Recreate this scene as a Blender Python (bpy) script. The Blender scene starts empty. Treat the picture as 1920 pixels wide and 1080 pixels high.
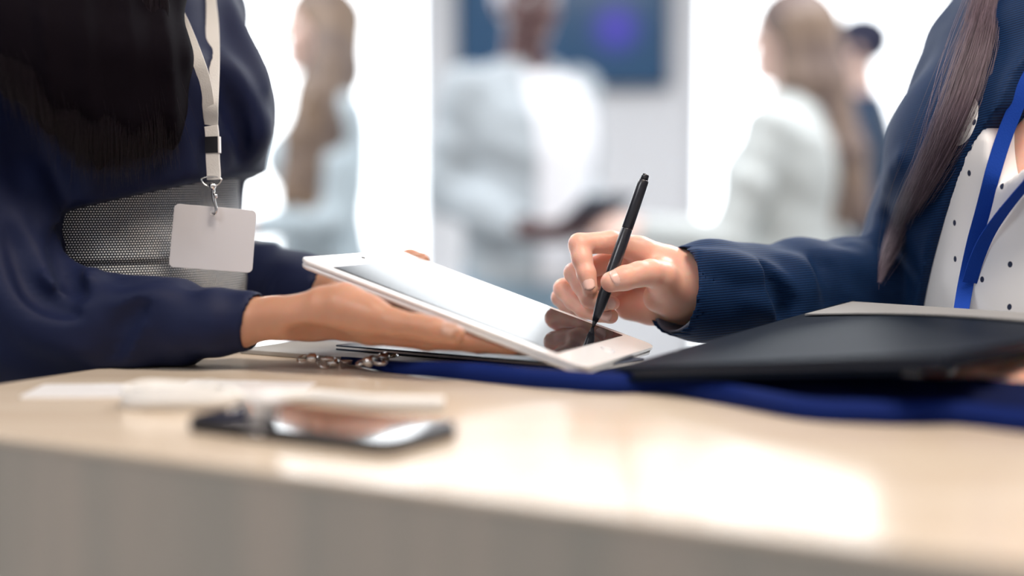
import bpy, math, random
import numpy as np
from mathutils import Vector
from mathutils.bvhtree import BVHTree

C = bpy.context.scene.collection
SC = bpy.context.scene
rng = np.random.default_rng(7)

# ------------------------------------------------------------------ camera, world, lights, exposure
HC = 1.20                      # camera height
FPX = 2667.0                   # 50 mm on a 36 mm sensor, in pixels of the 1920 frame
PITCH = math.atan(200 / FPX)
cd = bpy.data.cameras.new('camera'); cam = bpy.data.objects.new('camera', cd); C.objects.link(cam)
cam.location = (0, 0, HC); cam.rotation_euler = (math.pi / 2 - PITCH, 0, 0)
cd.lens = 50.0; cd.sensor_width = 36.0; cd.clip_start = 0.05
cd.dof.use_dof = True; cd.dof.focus_distance = 1.165; cd.dof.aperture_fstop = 1.5
SC.camera = cam
SC.view_settings.view_transform = 'Standard'; SC.view_settings.look = 'None'
SC.view_settings.gamma = 1.0; SC.view_settings.use_curve_mapping = False
SC.view_settings.exposure = 0.42
SC.cycles.use_denoising = True
SC.cycles.sample_clamp_indirect = 6.0
SC.cycles.max_bounces = 8

W = bpy.data.worlds.new('overcast_sky'); SC.world = W; W.use_nodes = True
W.node_tree.nodes['Background'].inputs[0].default_value = (0.93, 0.97, 1.0, 1)
W.node_tree.nodes['Background'].inputs[1].default_value = 3.8

def area(name, loc, size, power, col, rot=(0, 0, 0)):
    l = bpy.data.lights.new(name, 'AREA'); l.shape = 'RECTANGLE'; l.size, l.size_y = size
    l.energy = power; l.color = col
    o = bpy.data.objects.new(name, l); C.objects.link(o); o.location = loc; o.rotation_euler = rot
    return o
# unseen overhead lights: a warm one over the counter, neutral ones added as fill
area('unseen_ceiling_light', (0.55, 0.45, 2.86), (1.2, 0.6), 34, (1.0, 0.86, 0.73))
area('unseen_ceiling_light', (-1.6, -0.4, 2.86), (1.2, 0.6), 24, (0.96, 0.97, 1.0))  # fill added behind the camera to brighten the fronts
area('unseen_ceiling_light', (-1.5, 3.2, 2.86), (1.2, 1.2), 55, (0.97, 0.98, 1.0))  # added fill to brighten the people in the hall
area('unseen_ceiling_light', (1.4, 3.0, 2.86), (1.2, 1.2), 55, (0.97, 0.98, 1.0))  # second added fill for the hall figures

# ------------------------------------------------------------------ helpers
fwd = np.array([0, math.cos(PITCH), -math.sin(PITCH)]); upv = np.array([0, math.sin(PITCH), math.cos(PITCH)])
rtv = np.array([1.0, 0, 0]); CAM = np.array([0, 0, HC])
def ray(px, py): return fwd + rtv * (px - 960) / FPX - upv * (py - 540) / FPX
def P(px, py, d): return CAM + d * ray(px, py)
def onz(px, py, z):
    r = ray(px, py); return CAM + r * ((z - HC) / r[2])
def unit(v): v = np.asarray(v, float); return v / (np.linalg.norm(v) + 1e-12)

def empty(name, loc, label=None, cat=None, group=None):
    o = bpy.data.objects.new(name, None); C.objects.link(o); o.location = tuple(map(float, loc)); o.empty_display_size = 0.05
    tag(o, label, cat, group); return o
def tag(o, label=None, cat=None, group=None, kind=None):
    if label: o['label'] = label
    if cat: o['category'] = cat
    if group: o['group'] = group
    if kind: o['kind'] = kind
    return o
def link(name, me, m, parent=None):
    o = bpy.data.objects.new(name, me); C.objects.link(o)
    if m is not None: me.materials.append(m)
    if parent is not None:
        o.parent = parent
        o.matrix_parent_inverse = MP(parent).inverted()
    return o
from mathutils import Matrix
def MP(o):
    M = Matrix.LocRotScale(o.location, o.rotation_euler, o.scale)
    return (MP(o.parent) @ o.matrix_parent_inverse @ M) if o.parent else M
def mesh(verts, faces, smooth=True, uv=None):
    me = bpy.data.meshes.new('m'); verts = np.asarray(verts, np.float32)
    if isinstance(faces, np.ndarray):
        n, k = faces.shape
        me.vertices.add(len(verts)); me.vertices.foreach_set('co', verts.ravel())
        me.loops.add(n * k); me.loops.foreach_set('vertex_index', faces.astype(np.int32).ravel())
        me.polygons.add(n); me.polygons.foreach_set('loop_start', np.arange(0, n * k, k, dtype=np.int32))
        me.update(calc_edges=True); me.validate()
    else:
        me.from_pydata([tuple(map(float, v)) for v in verts], [], [tuple(f) for f in faces]); me.update()
    if smooth: me.polygons.foreach_set('use_smooth', np.ones(len(me.polygons), bool))
    if uv is not None:
        l = me.uv_layers.new(name='UVMap'); uv = np.asarray(uv, np.float32)
        vi = np.zeros(len(me.loops), np.int32); me.loops.foreach_get('vertex_index', vi)
        l.data.foreach_set('uv', uv[vi].ravel())
    return me
class MB:                                          # collects several simple shapes into one mesh
    def __init__(s): s.v = []; s.f = []
    def add(s, v, f):
        o = len(s.v); s.v += [tuple(map(float, a)) for a in v]; s.f += [tuple(i + o for i in a) for a in f]
        return s
    def box8(s, p):                                # 8 corners: bottom loop then top loop
        return s.add(p, [(3, 2, 1, 0), (4, 5, 6, 7), (0, 1, 5, 4), (1, 2, 6, 5), (2, 3, 7, 6), (3, 0, 4, 7)])
    def box(s, lo, hi):
        (a, b, c), (d, e, f) = lo, hi
        return s.box8([(a, b, c), (d, b, c), (d, e, c), (a, e, c), (a, b, f), (d, b, f), (d, e, f), (a, e, f)])
    def tube(s, pts, r, n=10, cap=True):
        pts = [np.asarray(p, float) for p in pts]; r = [r] * len(pts) if np.isscalar(r) else list(r)
        t0 = unit(pts[1] - pts[0]); a = unit(np.cross(t0, (0.3, 0.2, 0.93))); v = []
        for i, p in enumerate(pts):
            t = unit(pts[min(i + 1, len(pts) - 1)] - pts[max(i - 1, 0)]); a = unit(a - t * (a @ t)); b = np.cross(t, a)
            v += [p + r[i] * (math.cos(q) * a + math.sin(q) * b) for q in np.arange(n) * 2 * math.pi / n]
        f = [(i * n + j, i * n + (j + 1) % n, (i + 1) * n + (j + 1) % n, (i + 1) * n + j) for i in range(len(pts) - 1) for j in range(n)]
        if cap: f += [tuple(range(n - 1, -1, -1)), tuple((len(pts) - 1) * n + j for j in range(n))]
        return s.add(v, f)
    def ribbon(s, pts, wdir, w, th):               # flat strap with thickness; wdir one vector or one per point
        pts = [np.asarray(p, float) for p in pts]; v = []
        ws = w
        for i, p in enumerate(pts):
            t = unit(pts[min(i + 1, len(pts) - 1)] - pts[max(i - 1, 0)]); w = ws if np.isscalar(ws) else ws[i]
            wd = np.asarray(wdir[i] if isinstance(wdir, list) else wdir, float); wd = unit(wd - t * (wd @ t)); nn = np.cross(t, wd)
            v += [p - wd * w / 2 - nn * th / 2, p + wd * w / 2 - nn * th / 2, p + wd * w / 2 + nn * th / 2, p - wd * w / 2 + nn * th / 2]
        n = len(pts); f = [(i * 4 + j, i * 4 + (j + 1) % 4, i * 4 + 4 + (j + 1) % 4, i * 4 + 4 + j) for i in range(n - 1) for j in range(4)]
        return s.add(v, f + [(3, 2, 1, 0), (4 * n - 4, 4 * n - 3, 4 * n - 2, 4 * n - 1)])
    def build(s, name, m, parent=None, smooth=False, bevel=0, seg=2):
        o = link(name, mesh(s.v, s.f, smooth), m, parent)
        if bevel:
            b = o.modifiers.new('bevel', 'BEVEL'); b.width = bevel; b.segments = seg; b.limit_method = 'ANGLE'; b.angle_limit = 0.6
            o.data.polygons.foreach_set('use_smooth', np.ones(len(o.data.polygons), bool))
            w_ = o.modifiers.new('normals', 'WEIGHTED_NORMAL'); w_.keep_sharp = False
        return o
def spline(pts, n):                                # Catmull-Rom through points of any width
    p = np.asarray(pts, float); p = np.vstack([2 * p[0] - p[1], p, 2 * p[-1] - p[-2]]); out = []
    m = len(p) - 3
    for t in np.linspace(0, m - 1e-6, n):
        i = int(t); u = t - i; a, b, c, d = p[i:i + 4]
        out.append(0.5 * (2 * b + (c - a) * u + (2 * a - 5 * b + 4 * c - d) * u * u + (3 * b - a - 3 * c + d) * u ** 3))
    return np.array(out)
def plate(quad, th, rad, m, name, parent, seg=8, bevel=0.0008):   # rounded-corner slab; quad = 4 top corners, normal by right hand
    q = [np.asarray(a, float) for a in quad]; n = unit(np.cross(q[1] - q[0], q[3] - q[0])); loop = []
    for i in range(4):
        c, a, b = q[i], q[i - 1], q[(i + 1) % 4]; u, v = unit(a - c), unit(b - c)
        for t in np.linspace(0, 1, seg + 1):
            an = t * math.pi / 2
            loop.append(c + u * rad * (1 - math.sin(an)) + v * rad * (1 - math.cos(an)))
    k = len(loop); v = loop + [p - n * th for p in loop]
    f = [tuple(range(k)), tuple(range(2 * k - 1, k - 1, -1))] + [(j, j + k, (j + 1) % k + k, (j + 1) % k) for j in range(k)]
    mb = MB().add(v, f); return mb.build(name, m, parent, bevel=bevel)

# ------------------------------------------------------------------ materials
def mat(name, col, rough=0.5, spec=0.5, metal=0.0, sheen=0.0, sss=0.0, var=None, vscale=20, bump=0, bscale=200, coat=0, emit=None, aniso=None, stretch=(1, 1, 1)):
    m = bpy.data.materials.new(name); m.use_nodes = True; nt = m.node_tree; b = nt.nodes['Principled BSDF']; I = b.inputs
    I['Base Color'].default_value = (*col, 1); I['Roughness'].default_value = rough; I['Specular IOR Level'].default_value = spec; I['Metallic'].default_value = metal
    if sheen: I['Sheen Weight'].default_value = sheen; I['Sheen Roughness'].default_value = 0.4
    if sss: I['Subsurface Weight'].default_value = 1.0; I['Subsurface Radius'].default_value = (1.0, 0.35, 0.2); I['Subsurface Scale'].default_value = sss
    if coat: I['Coat Weight'].default_value = coat; I['Coat Roughness'].default_value = 0.08
    if emit: I['Emission Color'].default_value = (*emit[0], 1); I['Emission Strength'].default_value = emit[1]
    if var or bump:
        tc = nt.nodes.new('ShaderNodeTexCoord'); mp = nt.nodes.new('ShaderNodeMapping'); mp.inputs['Scale'].default_value = stretch
        nt.links.new(tc.outputs['Object'], mp.inputs[0])
    if var:
        n = nt.nodes.new('ShaderNodeTexNoise'); n.inputs['Scale'].default_value = vscale; n.inputs['Detail'].default_value = 4
        nt.links.new(mp.outputs[0], n.inputs['Vector'])
        r = nt.nodes.new('ShaderNodeValToRGB'); r.color_ramp.elements[0].position = 0.35; r.color_ramp.elements[1].position = 0.65
        r.color_ramp.elements[0].color = (*col, 1); r.color_ramp.elements[1].color = (*var, 1)
        nt.links.new(n.outputs['Fac'], r.inputs[0]); nt.links.new(r.outputs[0], I['Base Color'])
    if bump:
        n2 = nt.nodes.new('ShaderNodeTexNoise'); n2.inputs['Scale'].default_value = bscale; n2.inputs['Detail'].default_value = 3
        nt.links.new(mp.outputs[0], n2.inputs['Vector'])
        bp = nt.nodes.new('ShaderNodeBump'); bp.inputs['Strength'].default_value = bump; bp.inputs['Distance'].default_value = 0.001
        nt.links.new(n2.outputs['Fac'], bp.inputs['Height']); nt.links.new(bp.outputs[0], I['Normal'])
    return m
def wood(name, c1, c2, rough, bands=26, axis_rot=0.0, coat=0, stretch=(0.6, 9, 9)):
    m = mat(name, c1, rough, 0.5, coat=coat); nt = m.node_tree; b = nt.nodes['Principled BSDF']
    tc = nt.nodes.new('ShaderNodeTexCoord'); mp = nt.nodes.new('ShaderNodeMapping'); mp.inputs['Rotation'].default_value = (0, 0, axis_rot); mp.inputs['Scale'].default_value = stretch
    n = nt.nodes.new('ShaderNodeTexNoise'); n.inputs['Scale'].default_value = 3.0; n.inputs['Detail'].default_value = 8; n.inputs['Distortion'].default_value = 0.6
    r = nt.nodes.new('ShaderNodeValToRGB'); e = r.color_ramp.elements; e[0].position = 0.3; e[1].position = 0.7; e[0].color = (*c1, 1); e[1].color = (*c2, 1)
    nt.links.new(tc.outputs['Object'], mp.inputs[0]); nt.links.new(mp.outputs[0], n.inputs['Vector']); nt.links.new(n.outputs['Fac'], r.inputs[0]); nt.links.new(r.outputs[0], b.inputs['Base Color'])
    return m
M_wall = mat('white_paint', (0.87, 0.88, 0.90), 0.7, bump=0.05, bscale=60)
M_ceil = mat('ceiling_paint', (0.42, 0.42, 0.44), 0.8); M_side = mat('grey_wall_paint', (0.36, 0.36, 0.38), 0.8, bump=0.05, bscale=60)
M_floor = mat('pale_floor', (0.42, 0.42, 0.42), 0.35, var=(0.48, 0.47, 0.46), vscale=3)
M_frame = mat('white_frame', (0.82, 0.83, 0.85), 0.4)
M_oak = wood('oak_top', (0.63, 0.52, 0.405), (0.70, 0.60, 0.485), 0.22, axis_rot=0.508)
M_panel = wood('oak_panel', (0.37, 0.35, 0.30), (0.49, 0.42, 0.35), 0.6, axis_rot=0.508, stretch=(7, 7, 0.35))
M_whitepl = mat('white_plastic', (0.84, 0.83, 0.83), 0.3)
M_tabwhite = mat('tablet_white', (0.86, 0.85, 0.85), 0.18, coat=0.4)
M_alu = mat('aluminium', (0.75, 0.75, 0.77), 0.3, metal=1)
M_black = mat('black_plastic', (0.012, 0.012, 0.016), 0.35)
M_pen = mat('pen_barrel', (0.010, 0.011, 0.018), 0.32, metal=0.0, spec=0.7, coat=0.15)
M_chrome = mat('chrome', (0.80, 0.79, 0.77), 0.12, metal=1)
M_glassblk = mat('dark_screen_glass', (0.010, 0.011, 0.015), 0.04, spec=0.13)
M_phone = mat('phone_glass', (0.006, 0.007, 0.010), 0.02, spec=1.0, coat=1.0)
M_strapw = mat('white_webbing', (0.78, 0.77, 0.75), 0.8, sheen=0.2, bump=0.3, bscale=900)
M_strapb = mat('blue_webbing', (0.004, 0.045, 0.32), 0.8, spec=0.2, bump=0.3, bscale=900)
M_strapn = mat('navy_webbing', (0.002, 0.007, 0.05), 0.8, spec=0.15, bump=0.3, bscale=900)
M_card = mat('white_card', (0.78, 0.77, 0.80), 0.45)
M_paper = mat('paper', (0.80, 0.79, 0.77), 0.8)
M_greyboard = mat('grey_board', (0.42, 0.43, 0.43), 0.55, var=(0.46, 0.46, 0.45), vscale=8)
M_navyboard = mat('navy_board', (0.012, 0.022, 0.05), 0.35)
M_leather = mat('black_leather', (0.012, 0.016, 0.024), 0.33, bump=0.25, bscale=300)
M_skinL = mat('brown_skin', (0.50, 0.26, 0.165), 0.40, 0.45, sss=0.003, var=(0.56, 0.30, 0.20), vscale=28, bump=0.12, bscale=700)
M_skinR = mat('fair_skin', (0.88, 0.54, 0.43), 0.40, 0.4, sss=0.004, var=(0.87, 0.48, 0.37), vscale=34, bump=0.12, bscale=800)
M_nailL = mat('nail_brown', (0.50, 0.29, 0.21), 0.35, coat=0.1)
M_nailR = mat('nail_fair', (0.88, 0.56, 0.48), 0.28, coat=0.25)
M_blouse = mat('navy_satin', (0.0025, 0.007, 0.038), 0.66, 0.26, sheen=0.02, bump=0.08, bscale=500)
M_blazer = None
M_hairL = mat('black_hair', (0.004, 0.0025, 0.005), 0.8, 0.06)
M_hairR = mat('ash_brown_hair', (0.06, 0.042, 0.052), 0.7, 0.2)
def strand_mat(name, a, b, rough):
    m = mat(name, a, rough, 0.35); nt = m.node_tree; h = nt.nodes.new('ShaderNodeHairInfo'); r = nt.nodes.new('ShaderNodeMixRGB'); r.inputs[1].default_value = (*a, 1); r.inputs[2].default_value = (*b, 1)
    nt.links.new(h.outputs['Random'], r.inputs[0]); nt.links.new(r.outputs[0], nt.nodes['Principled BSDF'].inputs['Base Color']); return m
M_strL = strand_mat('black_hair_strand', (0.003, 0.0015, 0.004), (0.014, 0.007, 0.012), 0.40)
M_strR = strand_mat('ash_brown_hair_strand', (0.055, 0.038, 0.052), (0.24, 0.18, 0.225), 0.36)
M_eye = mat('eye_white', (0.8, 0.8, 0.8), 0.2)
def woven(name, a, b_, sx, kind='twill', rough=0.7, sheen=0.2, bump=0.4):      # fine diagonal ribs by object coordinates
    m = mat(name, a, rough, 0.2, sheen=sheen); nt = m.node_tree; b = nt.nodes['Principled BSDF']
    tc = nt.nodes.new('ShaderNodeTexCoord'); mp = nt.nodes.new('ShaderNodeMapping'); mp.inputs['Rotation'].default_value = (0.12, 0.1, 0)
    w = nt.nodes.new('ShaderNodeTexWave'); w.bands_direction = 'Z'; w.inputs['Scale'].default_value = sx; w.inputs['Distortion'].default_value = 0.6; w.inputs['Detail'].default_value = 1; w.inputs['Detail Scale'].default_value = 6
    nt.links.new(tc.outputs['Object'], mp.inputs[0]); nt.links.new(mp.outputs[0], w.inputs['Vector'])
    r = nt.nodes.new('ShaderNodeMixRGB'); r.inputs[1].default_value = (*a, 1); r.inputs[2].default_value = (*b_, 1)
    nt.links.new(w.outputs['Fac'], r.inputs[0]); nt.links.new(r.outputs[0], b.inputs['Base Color'])
    bp = nt.nodes.new('ShaderNodeBump'); bp.inputs['Strength'].default_value = bump; bp.inputs['Distance'].default_value = 0.0004
    nt.links.new(w.outputs['Fac'], bp.inputs['Height']); nt.links.new(bp.outputs[0], b.inputs['Normal'])
    return m
M_blazer = woven('navy_twill', (0.0010, 0.009, 0.038), (0.002, 0.030, 0.108), 150, sheen=0.02)
def tweed():
    m = mat('black_and_white_tweed', (0.5, 0.5, 0.5), 0.85, 0.2, sheen=0.2); nt = m.node_tree; b = nt.nodes['Principled BSDF']
    tc = nt.nodes.new('ShaderNodeTexCoord'); br = nt.nodes.new('ShaderNodeTexBrick'); br.offset = 0.5; br.squash = 1
    I = br.inputs; I['Color1'].default_value = (0.85, 0.85, 0.82, 1); I['Color2'].default_value = (0.72, 0.76, 0.78, 1); I['Mortar'].default_value = (0.010, 0.014, 0.026, 1)
    I['Scale'].default_value = 1.0; I['Mortar Size'].default_value = 0.0005; I['Mortar Smooth'].default_value = 0.25; I['Brick Width'].default_value = 0.0023; I['Row Height'].default_value = 0.0021
    nt.links.new(tc.outputs['UV'], br.inputs['Vector']); nt.links.new(br.outputs['Color'], b.inputs['Base Color'])
    return m
M_tweed = tweed()
def dotted():
    m = mat('white_blouse_with_flecks', (0.88, 0.885, 0.90), 0.7, 0.3, sheen=0.2); nt = m.node_tree; b = nt.nodes['Principled BSDF']
    tc = nt.nodes.new('ShaderNodeTexCoord'); mp = nt.nodes.new('ShaderNodeMapping'); mp.inputs['Rotation'].default_value = (0, 0, 1.15)
    v = nt.nodes.new('ShaderNodeTexVoronoi'); v.voronoi_dimensions = '2D'; v.inputs['Randomness'].default_value = 0.6; v.inputs['Scale'].default_value = 1.0; sp = nt.nodes.new('ShaderNodeSeparateXYZ'); cb = nt.nodes.new('ShaderNodeCombineXYZ'); vm = nt.nodes.new('ShaderNodeVectorMath'); vm.operation = 'MULTIPLY'; vm.inputs[1].default_value = (36, 26, 0)
    r = nt.nodes.new('ShaderNodeValToRGB'); e = r.color_ramp.elements; e[0].position = 0.055; e[1].position = 0.075; e[0].color = (0.02, 0.03, 0.07, 1); e[1].color = (0.88, 0.885, 0.90, 1)
    nt.links.new(tc.outputs['Object'], mp.inputs[0]); nt.links.new(mp.outputs[0], sp.inputs[0]); nt.links.new(sp.outputs[0], cb.inputs[0]); nt.links.new(sp.outputs[2], cb.inputs[1]); nt.links.new(cb.outputs[0], vm.inputs[0]); nt.links.new(vm.outputs[0], v.inputs['Vector']); nt.links.new(v.outputs['Distance'], r.inputs[0]); nt.links.new(r.outputs[0], b.inputs['Base Color'])
    return m
M_dotted = dotted()
def glass():
    m = bpy.data.materials.new('window_glass'); m.use_nodes = True; nt = m.node_tree; nt.nodes.remove(nt.nodes['Principled BSDF'])
    t = nt.nodes.new('ShaderNodeBsdfTransparent'); g = nt.nodes.new('ShaderNodeBsdfGlossy'); g.inputs['Roughness'].default_value = 0.02; mx = nt.nodes.new('ShaderNodeMixShader'); f = nt.nodes.new('ShaderNodeFresnel'); f.inputs[0].default_value = 1.35
    nt.links.new(f.outputs[0], mx.inputs[0]); nt.links.new(t.outputs[0], mx.inputs[1]); nt.links.new(g.outputs[0], mx.inputs[2]); nt.links.new(mx.outputs[0], nt.nodes['Material Output'].inputs[0])
    return m
M_glass = glass()

# ------------------------------------------------------------------ implicit-surface modelling (smooth unions on a graded grid)
def axis(lo, hi, coarse, fine=None, rngs=()):
    out = [lo]
    while out[-1] < hi:
        x = out[-1]; s = coarse
        for a, b in rngs:
            d = 0 if a <= x <= b else min(abs(x - a), abs(x - b)); s = min(s, fine + 0.22 * d)
        out.append(x + s)
    return np.array(out, np.float32)
class Field:
    def __init__(s, ax, far=0.06):
        s.ax = ax; s.V = np.full([len(a) for a in ax], far, np.float32)
    def sl(s, lo, hi):
        i = [(max(0, int(np.searchsorted(a, l)) - 2), min(len(a), int(np.searchsorted(a, h)) + 2)) for a, l, h in zip(s.ax, lo, hi)]
        S = tuple(slice(a, max(a, b)) for a, b in i)
        X = s.ax[0][S[0]][:, None, None], s.ax[1][S[1]][None, :, None], s.ax[2][S[2]][None, None, :]
        return S, X
    def put(s, d, S, k, mode='u'):
        v = s.V[S]
        if v.size == 0: return
        if mode == 'u':
            if k > 0:
                h = np.maximum(k - np.abs(v - d), 0) / k; s.V[S] = np.minimum(v, d) - h * h * k * 0.25
            else: s.V[S] = np.minimum(v, d)
        else:                                       # subtract
            d = -d
            if k > 0:
                h = np.maximum(k - np.abs(v - d), 0) / k; s.V[S] = np.maximum(v, d) + h * h * k * 0.25
            else: s.V[S] = np.maximum(v, d)
    def chain(s, pts, k=0.004, k_in=0.003, mode='u', disp=None, grow=0.0, flat=None):     # rows of x,y,z,r
        p = np.array([list(q[:3]) + [q[3] + grow] for q in pts], float); mg = 0.02 + k
        lo = (p[:, :3] - p[:, 3:]).min(0) - mg; hi = (p[:, :3] + p[:, 3:]).max(0) + mg
        S, (X, Y, Z) = s.sl(lo, hi); acc = None
        if len(p) == 1: p = np.vstack([p, p + 1e-5])
        for a, b in zip(p[:-1], p[1:]):
            ba = b[:3] - a[:3]; L2 = ba @ ba + 1e-12
            x, y, z = X - a[0], Y - a[1], Z - a[2]
            h = np.clip((x * ba[0] + y * ba[1] + z * ba[2]) / L2, 0, 1)
            d = np.sqrt((x - ba[0] * h) ** 2 + (y - ba[1] * h) ** 2 + (z - ba[2] * h) ** 2) - (a[3] + (b[3] - a[3]) * h)
            if acc is None: acc = d
            elif k_in > 0:
                hh = np.maximum(k_in - np.abs(acc - d), 0) / k_in; acc = np.minimum(acc, d) - hh * hh * k_in * 0.25
            else: acc = np.minimum(acc, d)
        if disp is not None: acc = acc + disp(X, Y, Z)
        s.put(acc, S, k, mode)
    def ell(s, c, r, R=None, k=0.006, mode='u', grow=0.0):
        c = np.asarray(c, float); r = np.asarray(r, float) + grow; m = r.max() + 0.02 + k
        S, (X, Y, Z) = s.sl(c - m, c + m); x, y, z = X - c[0], Y - c[1], Z - c[2]
        if R is None: u, v, w = x, y, z
        else: u = x * R[0][0] + y * R[0][1] + z * R[0][2]; v = x * R[1][0] + y * R[1][1] + z * R[1][2]; w = x * R[2][0] + y * R[2][1] + z * R[2][2]
        l = np.sqrt((u / r[0]) ** 2 + (v / r[1]) ** 2 + (w / r[2]) ** 2); g = np.sqrt((u / r[0] ** 2) ** 2 + (v / r[1] ** 2) ** 2 + (w / r[2] ** 2) ** 2) + 1e-6
        s.put(l * (l - 1) / g, S, k, mode)
    def loft(s, secs, ctr, f, grow=0.0, k=0.01, disp=None, pw=2.0):       # rows: z, half width, half depth, forward offset, sideways offset
        q = np.array([list(r) + [0] * (5 - len(r)) for r in sorted(secs)], float); z0, z1 = q[0, 0], q[-1, 0]; m = q[:, 1].max() + grow + 0.05 + abs(q[:, 3]).max() + abs(q[:, 4]).max()
        S, (X, Y, Z) = s.sl((ctr[0] - m, ctr[1] - m, z0 - 0.06), (ctr[0] + m, ctr[1] + m, z1 + 0.06))
        zz = np.clip(Z, z0, z1); it = lambda j: np.interp(zz.ravel(), q[:, 0], q[:, j])[None, None, :]
        a, b, o, o2 = it(1) + grow, it(2) + grow, it(3), it(4); x, y = X - ctr[0], Y - ctr[1]
        u = x * f[1] - y * f[0] - o2; v = x * f[0] + y * f[1] - o
        l = (np.abs(u / a) ** pw + np.abs(v / b) ** pw) ** (1 / pw); d = (l - 1) * np.minimum(a, b)
        dz = np.maximum(np.maximum(z0 - Z, Z - z1), 0); d = np.where(dz > 0, np.sqrt(np.maximum(d, 0) ** 2 + dz ** 2) + np.minimum(d, 0) * 0, d)
        if disp is not None: d = d + disp(X, Y, Z)
        s.put(d, S, k)
    def cut(s, p, n, k=0.004):                      # keep the side n points away from
        X, Y, Z = s.ax[0][:, None, None], s.ax[1][None, :, None], s.ax[2][None, None, :]
        d = (X - p[0]) * n[0] + (Y - p[1]) * n[1] + (Z - p[2]) * n[2]
        h = np.maximum(k - np.abs(s.V - d), 0) / k; s.V = np.maximum(s.V, d) + h * h * k * 0.25
    def sub_box(s, o, A, lo, hi):               # carve away an oriented box, so that what rests on it lies flush
        X, Y, Z = s.ax[0][:, None, None] - o[0], s.ax[1][None, :, None] - o[1], s.ax[2][None, None, :] - o[2]; d = None
        for a, l, h in zip(A, lo, hi):
            t = X * a[0] + Y * a[1] + Z * a[2]; e = np.maximum(l - t, t - h); d = e if d is None else np.maximum(d, e)
        s.V = np.maximum(s.V, -d)
    def mesh(s, smooth=1):
        V = s.V.copy(); V[V == 0] = 1e-7
        for ax_ in range(3):
            for e in (0, -1):
                ix = [slice(None)] * 3; ix[ax_] = e; V[tuple(ix)] = np.maximum(V[tuple(ix)], 1e-4)
        I = V < 0; n = np.array(V.shape)
        cnt = np.zeros(n - 1, np.int8)
        offs = [(i, j, k) for i in (0, 1) for j in (0, 1) for k in (0, 1)]
        for o in offs: cnt += I[o[0]:n[0] - 1 + o[0], o[1]:n[1] - 1 + o[1], o[2]:n[2] - 1 + o[2]]
        act = np.argwhere((cnt > 0) & (cnt < 8)); idx = np.full(n - 1, -1, np.int32); idx[tuple(act.T)] = np.arange(len(act))
        pos = np.zeros((len(act), 3)); num = np.zeros(len(act)); A = s.ax
        def corner(o): return V[act[:, 0] + o[0], act[:, 1] + o[1], act[:, 2] + o[2]]
        cv = {o: corner(o) for o in offs}
        for d in range(3):
            for o in offs:
                if o[d]: continue
                o2 = list(o); o2[d] = 1; o2 = tuple(o2); a, b = cv[o], cv[o2]; c = (a < 0) != (b < 0)
                t = np.where(c, a / np.where(c, a - b, 1), 0)
                for e in range(3):
                    g = A[e]; pa = g[act[:, e] + o[e]]
                    if e == d: pa = pa + t * (g[act[:, e] + 1] - g[act[:, e]])
                    pos[:, e] += np.where(c, pa, 0)
                num += c
        pos /= num[:, None]; F = []
        for d in range(3):
            e, g = (d + 1) % 3, (d + 2) % 3
            s0 = [slice(None)] * 3; s1 = [slice(None)] * 3; s0[d] = slice(0, -1); s1[d] = slice(1, None)
            ch = I[tuple(s0)] != I[tuple(s1)]; q = np.argwhere(ch); q = q[(q[:, e] > 0) & (q[:, g] > 0) & (q[:, e] < n[e] - 1) & (q[:, g] < n[g] - 1)]
            ins = I[tuple(q.T)]
            def cell(de, dg): r = q.copy(); r[:, e] -= de; r[:, g] -= dg; return idx[tuple(r.T)]
            f = np.stack([cell(1, 1), cell(0, 1), cell(0, 0), cell(1, 0)], 1); f[~ins] = f[~ins][:, ::-1]; F.append(f)
        F = np.vstack(F); F = F[(F >= 0).all(1)]
        for _ in range(smooth):
            acc = np.zeros_like(pos); c = np.zeros(len(pos))
            for a, b in ((0, 1), (1, 2), (2, 3), (3, 0)):
                for e in range(3):
                    acc[:, e] += np.bincount(F[:, a], pos[F[:, b], e], len(pos)) + np.bincount(F[:, b], pos[F[:, a], e], len(pos))
                c += np.bincount(F[:, a], minlength=len(pos)) + np.bincount(F[:, b], minlength=len(pos))
            pos = 0.5 * pos + 0.5 * acc / np.maximum(c, 1)[:, None]
        return pos, F
    def build(s, name, m, parent, smooth=1):
        v, f = s.mesh(smooth); o = link(name, mesh(v, f), m, parent); o['bv'] = 0; del o['bv']; BV[o.name] = (v, f); return o
BV = {}
def bvh(*names):
    vs, fs, n = [], [], 0
    for nm in names:
        v, f = BV[nm]; vs.append(v); fs.append(f + n); n += len(v)
    return BVHTree.FromPolygons([tuple(a) for a in np.vstack(vs)], [tuple(int(i) for i in a) for a in np.vstack(fs)])
def hit(tree, px, py, off=0.003):                   # where the line of sight to that spot meets a built surface, a little in front of it
    r = unit(ray(px, py)); h = tree.ray_cast(Vector(CAM), Vector(r))
    return None if h[0] is None else np.array(h[0]) - r * off
def wrinkle(a, fx, fy, fz, ph=0.0, warp=1.2, b=None):
    def g(X, Y, Z):
        q = fx * X + fy * Y + fz * Z + ph
        return a * np.sin(q + warp * np.sin(0.37 * q + 23 * Z + 11 * X)) + (a * 0.45 * np.sin(1.9 * q + 17 * Y + 9 * X) if b is None else 0)
    return g
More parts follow.
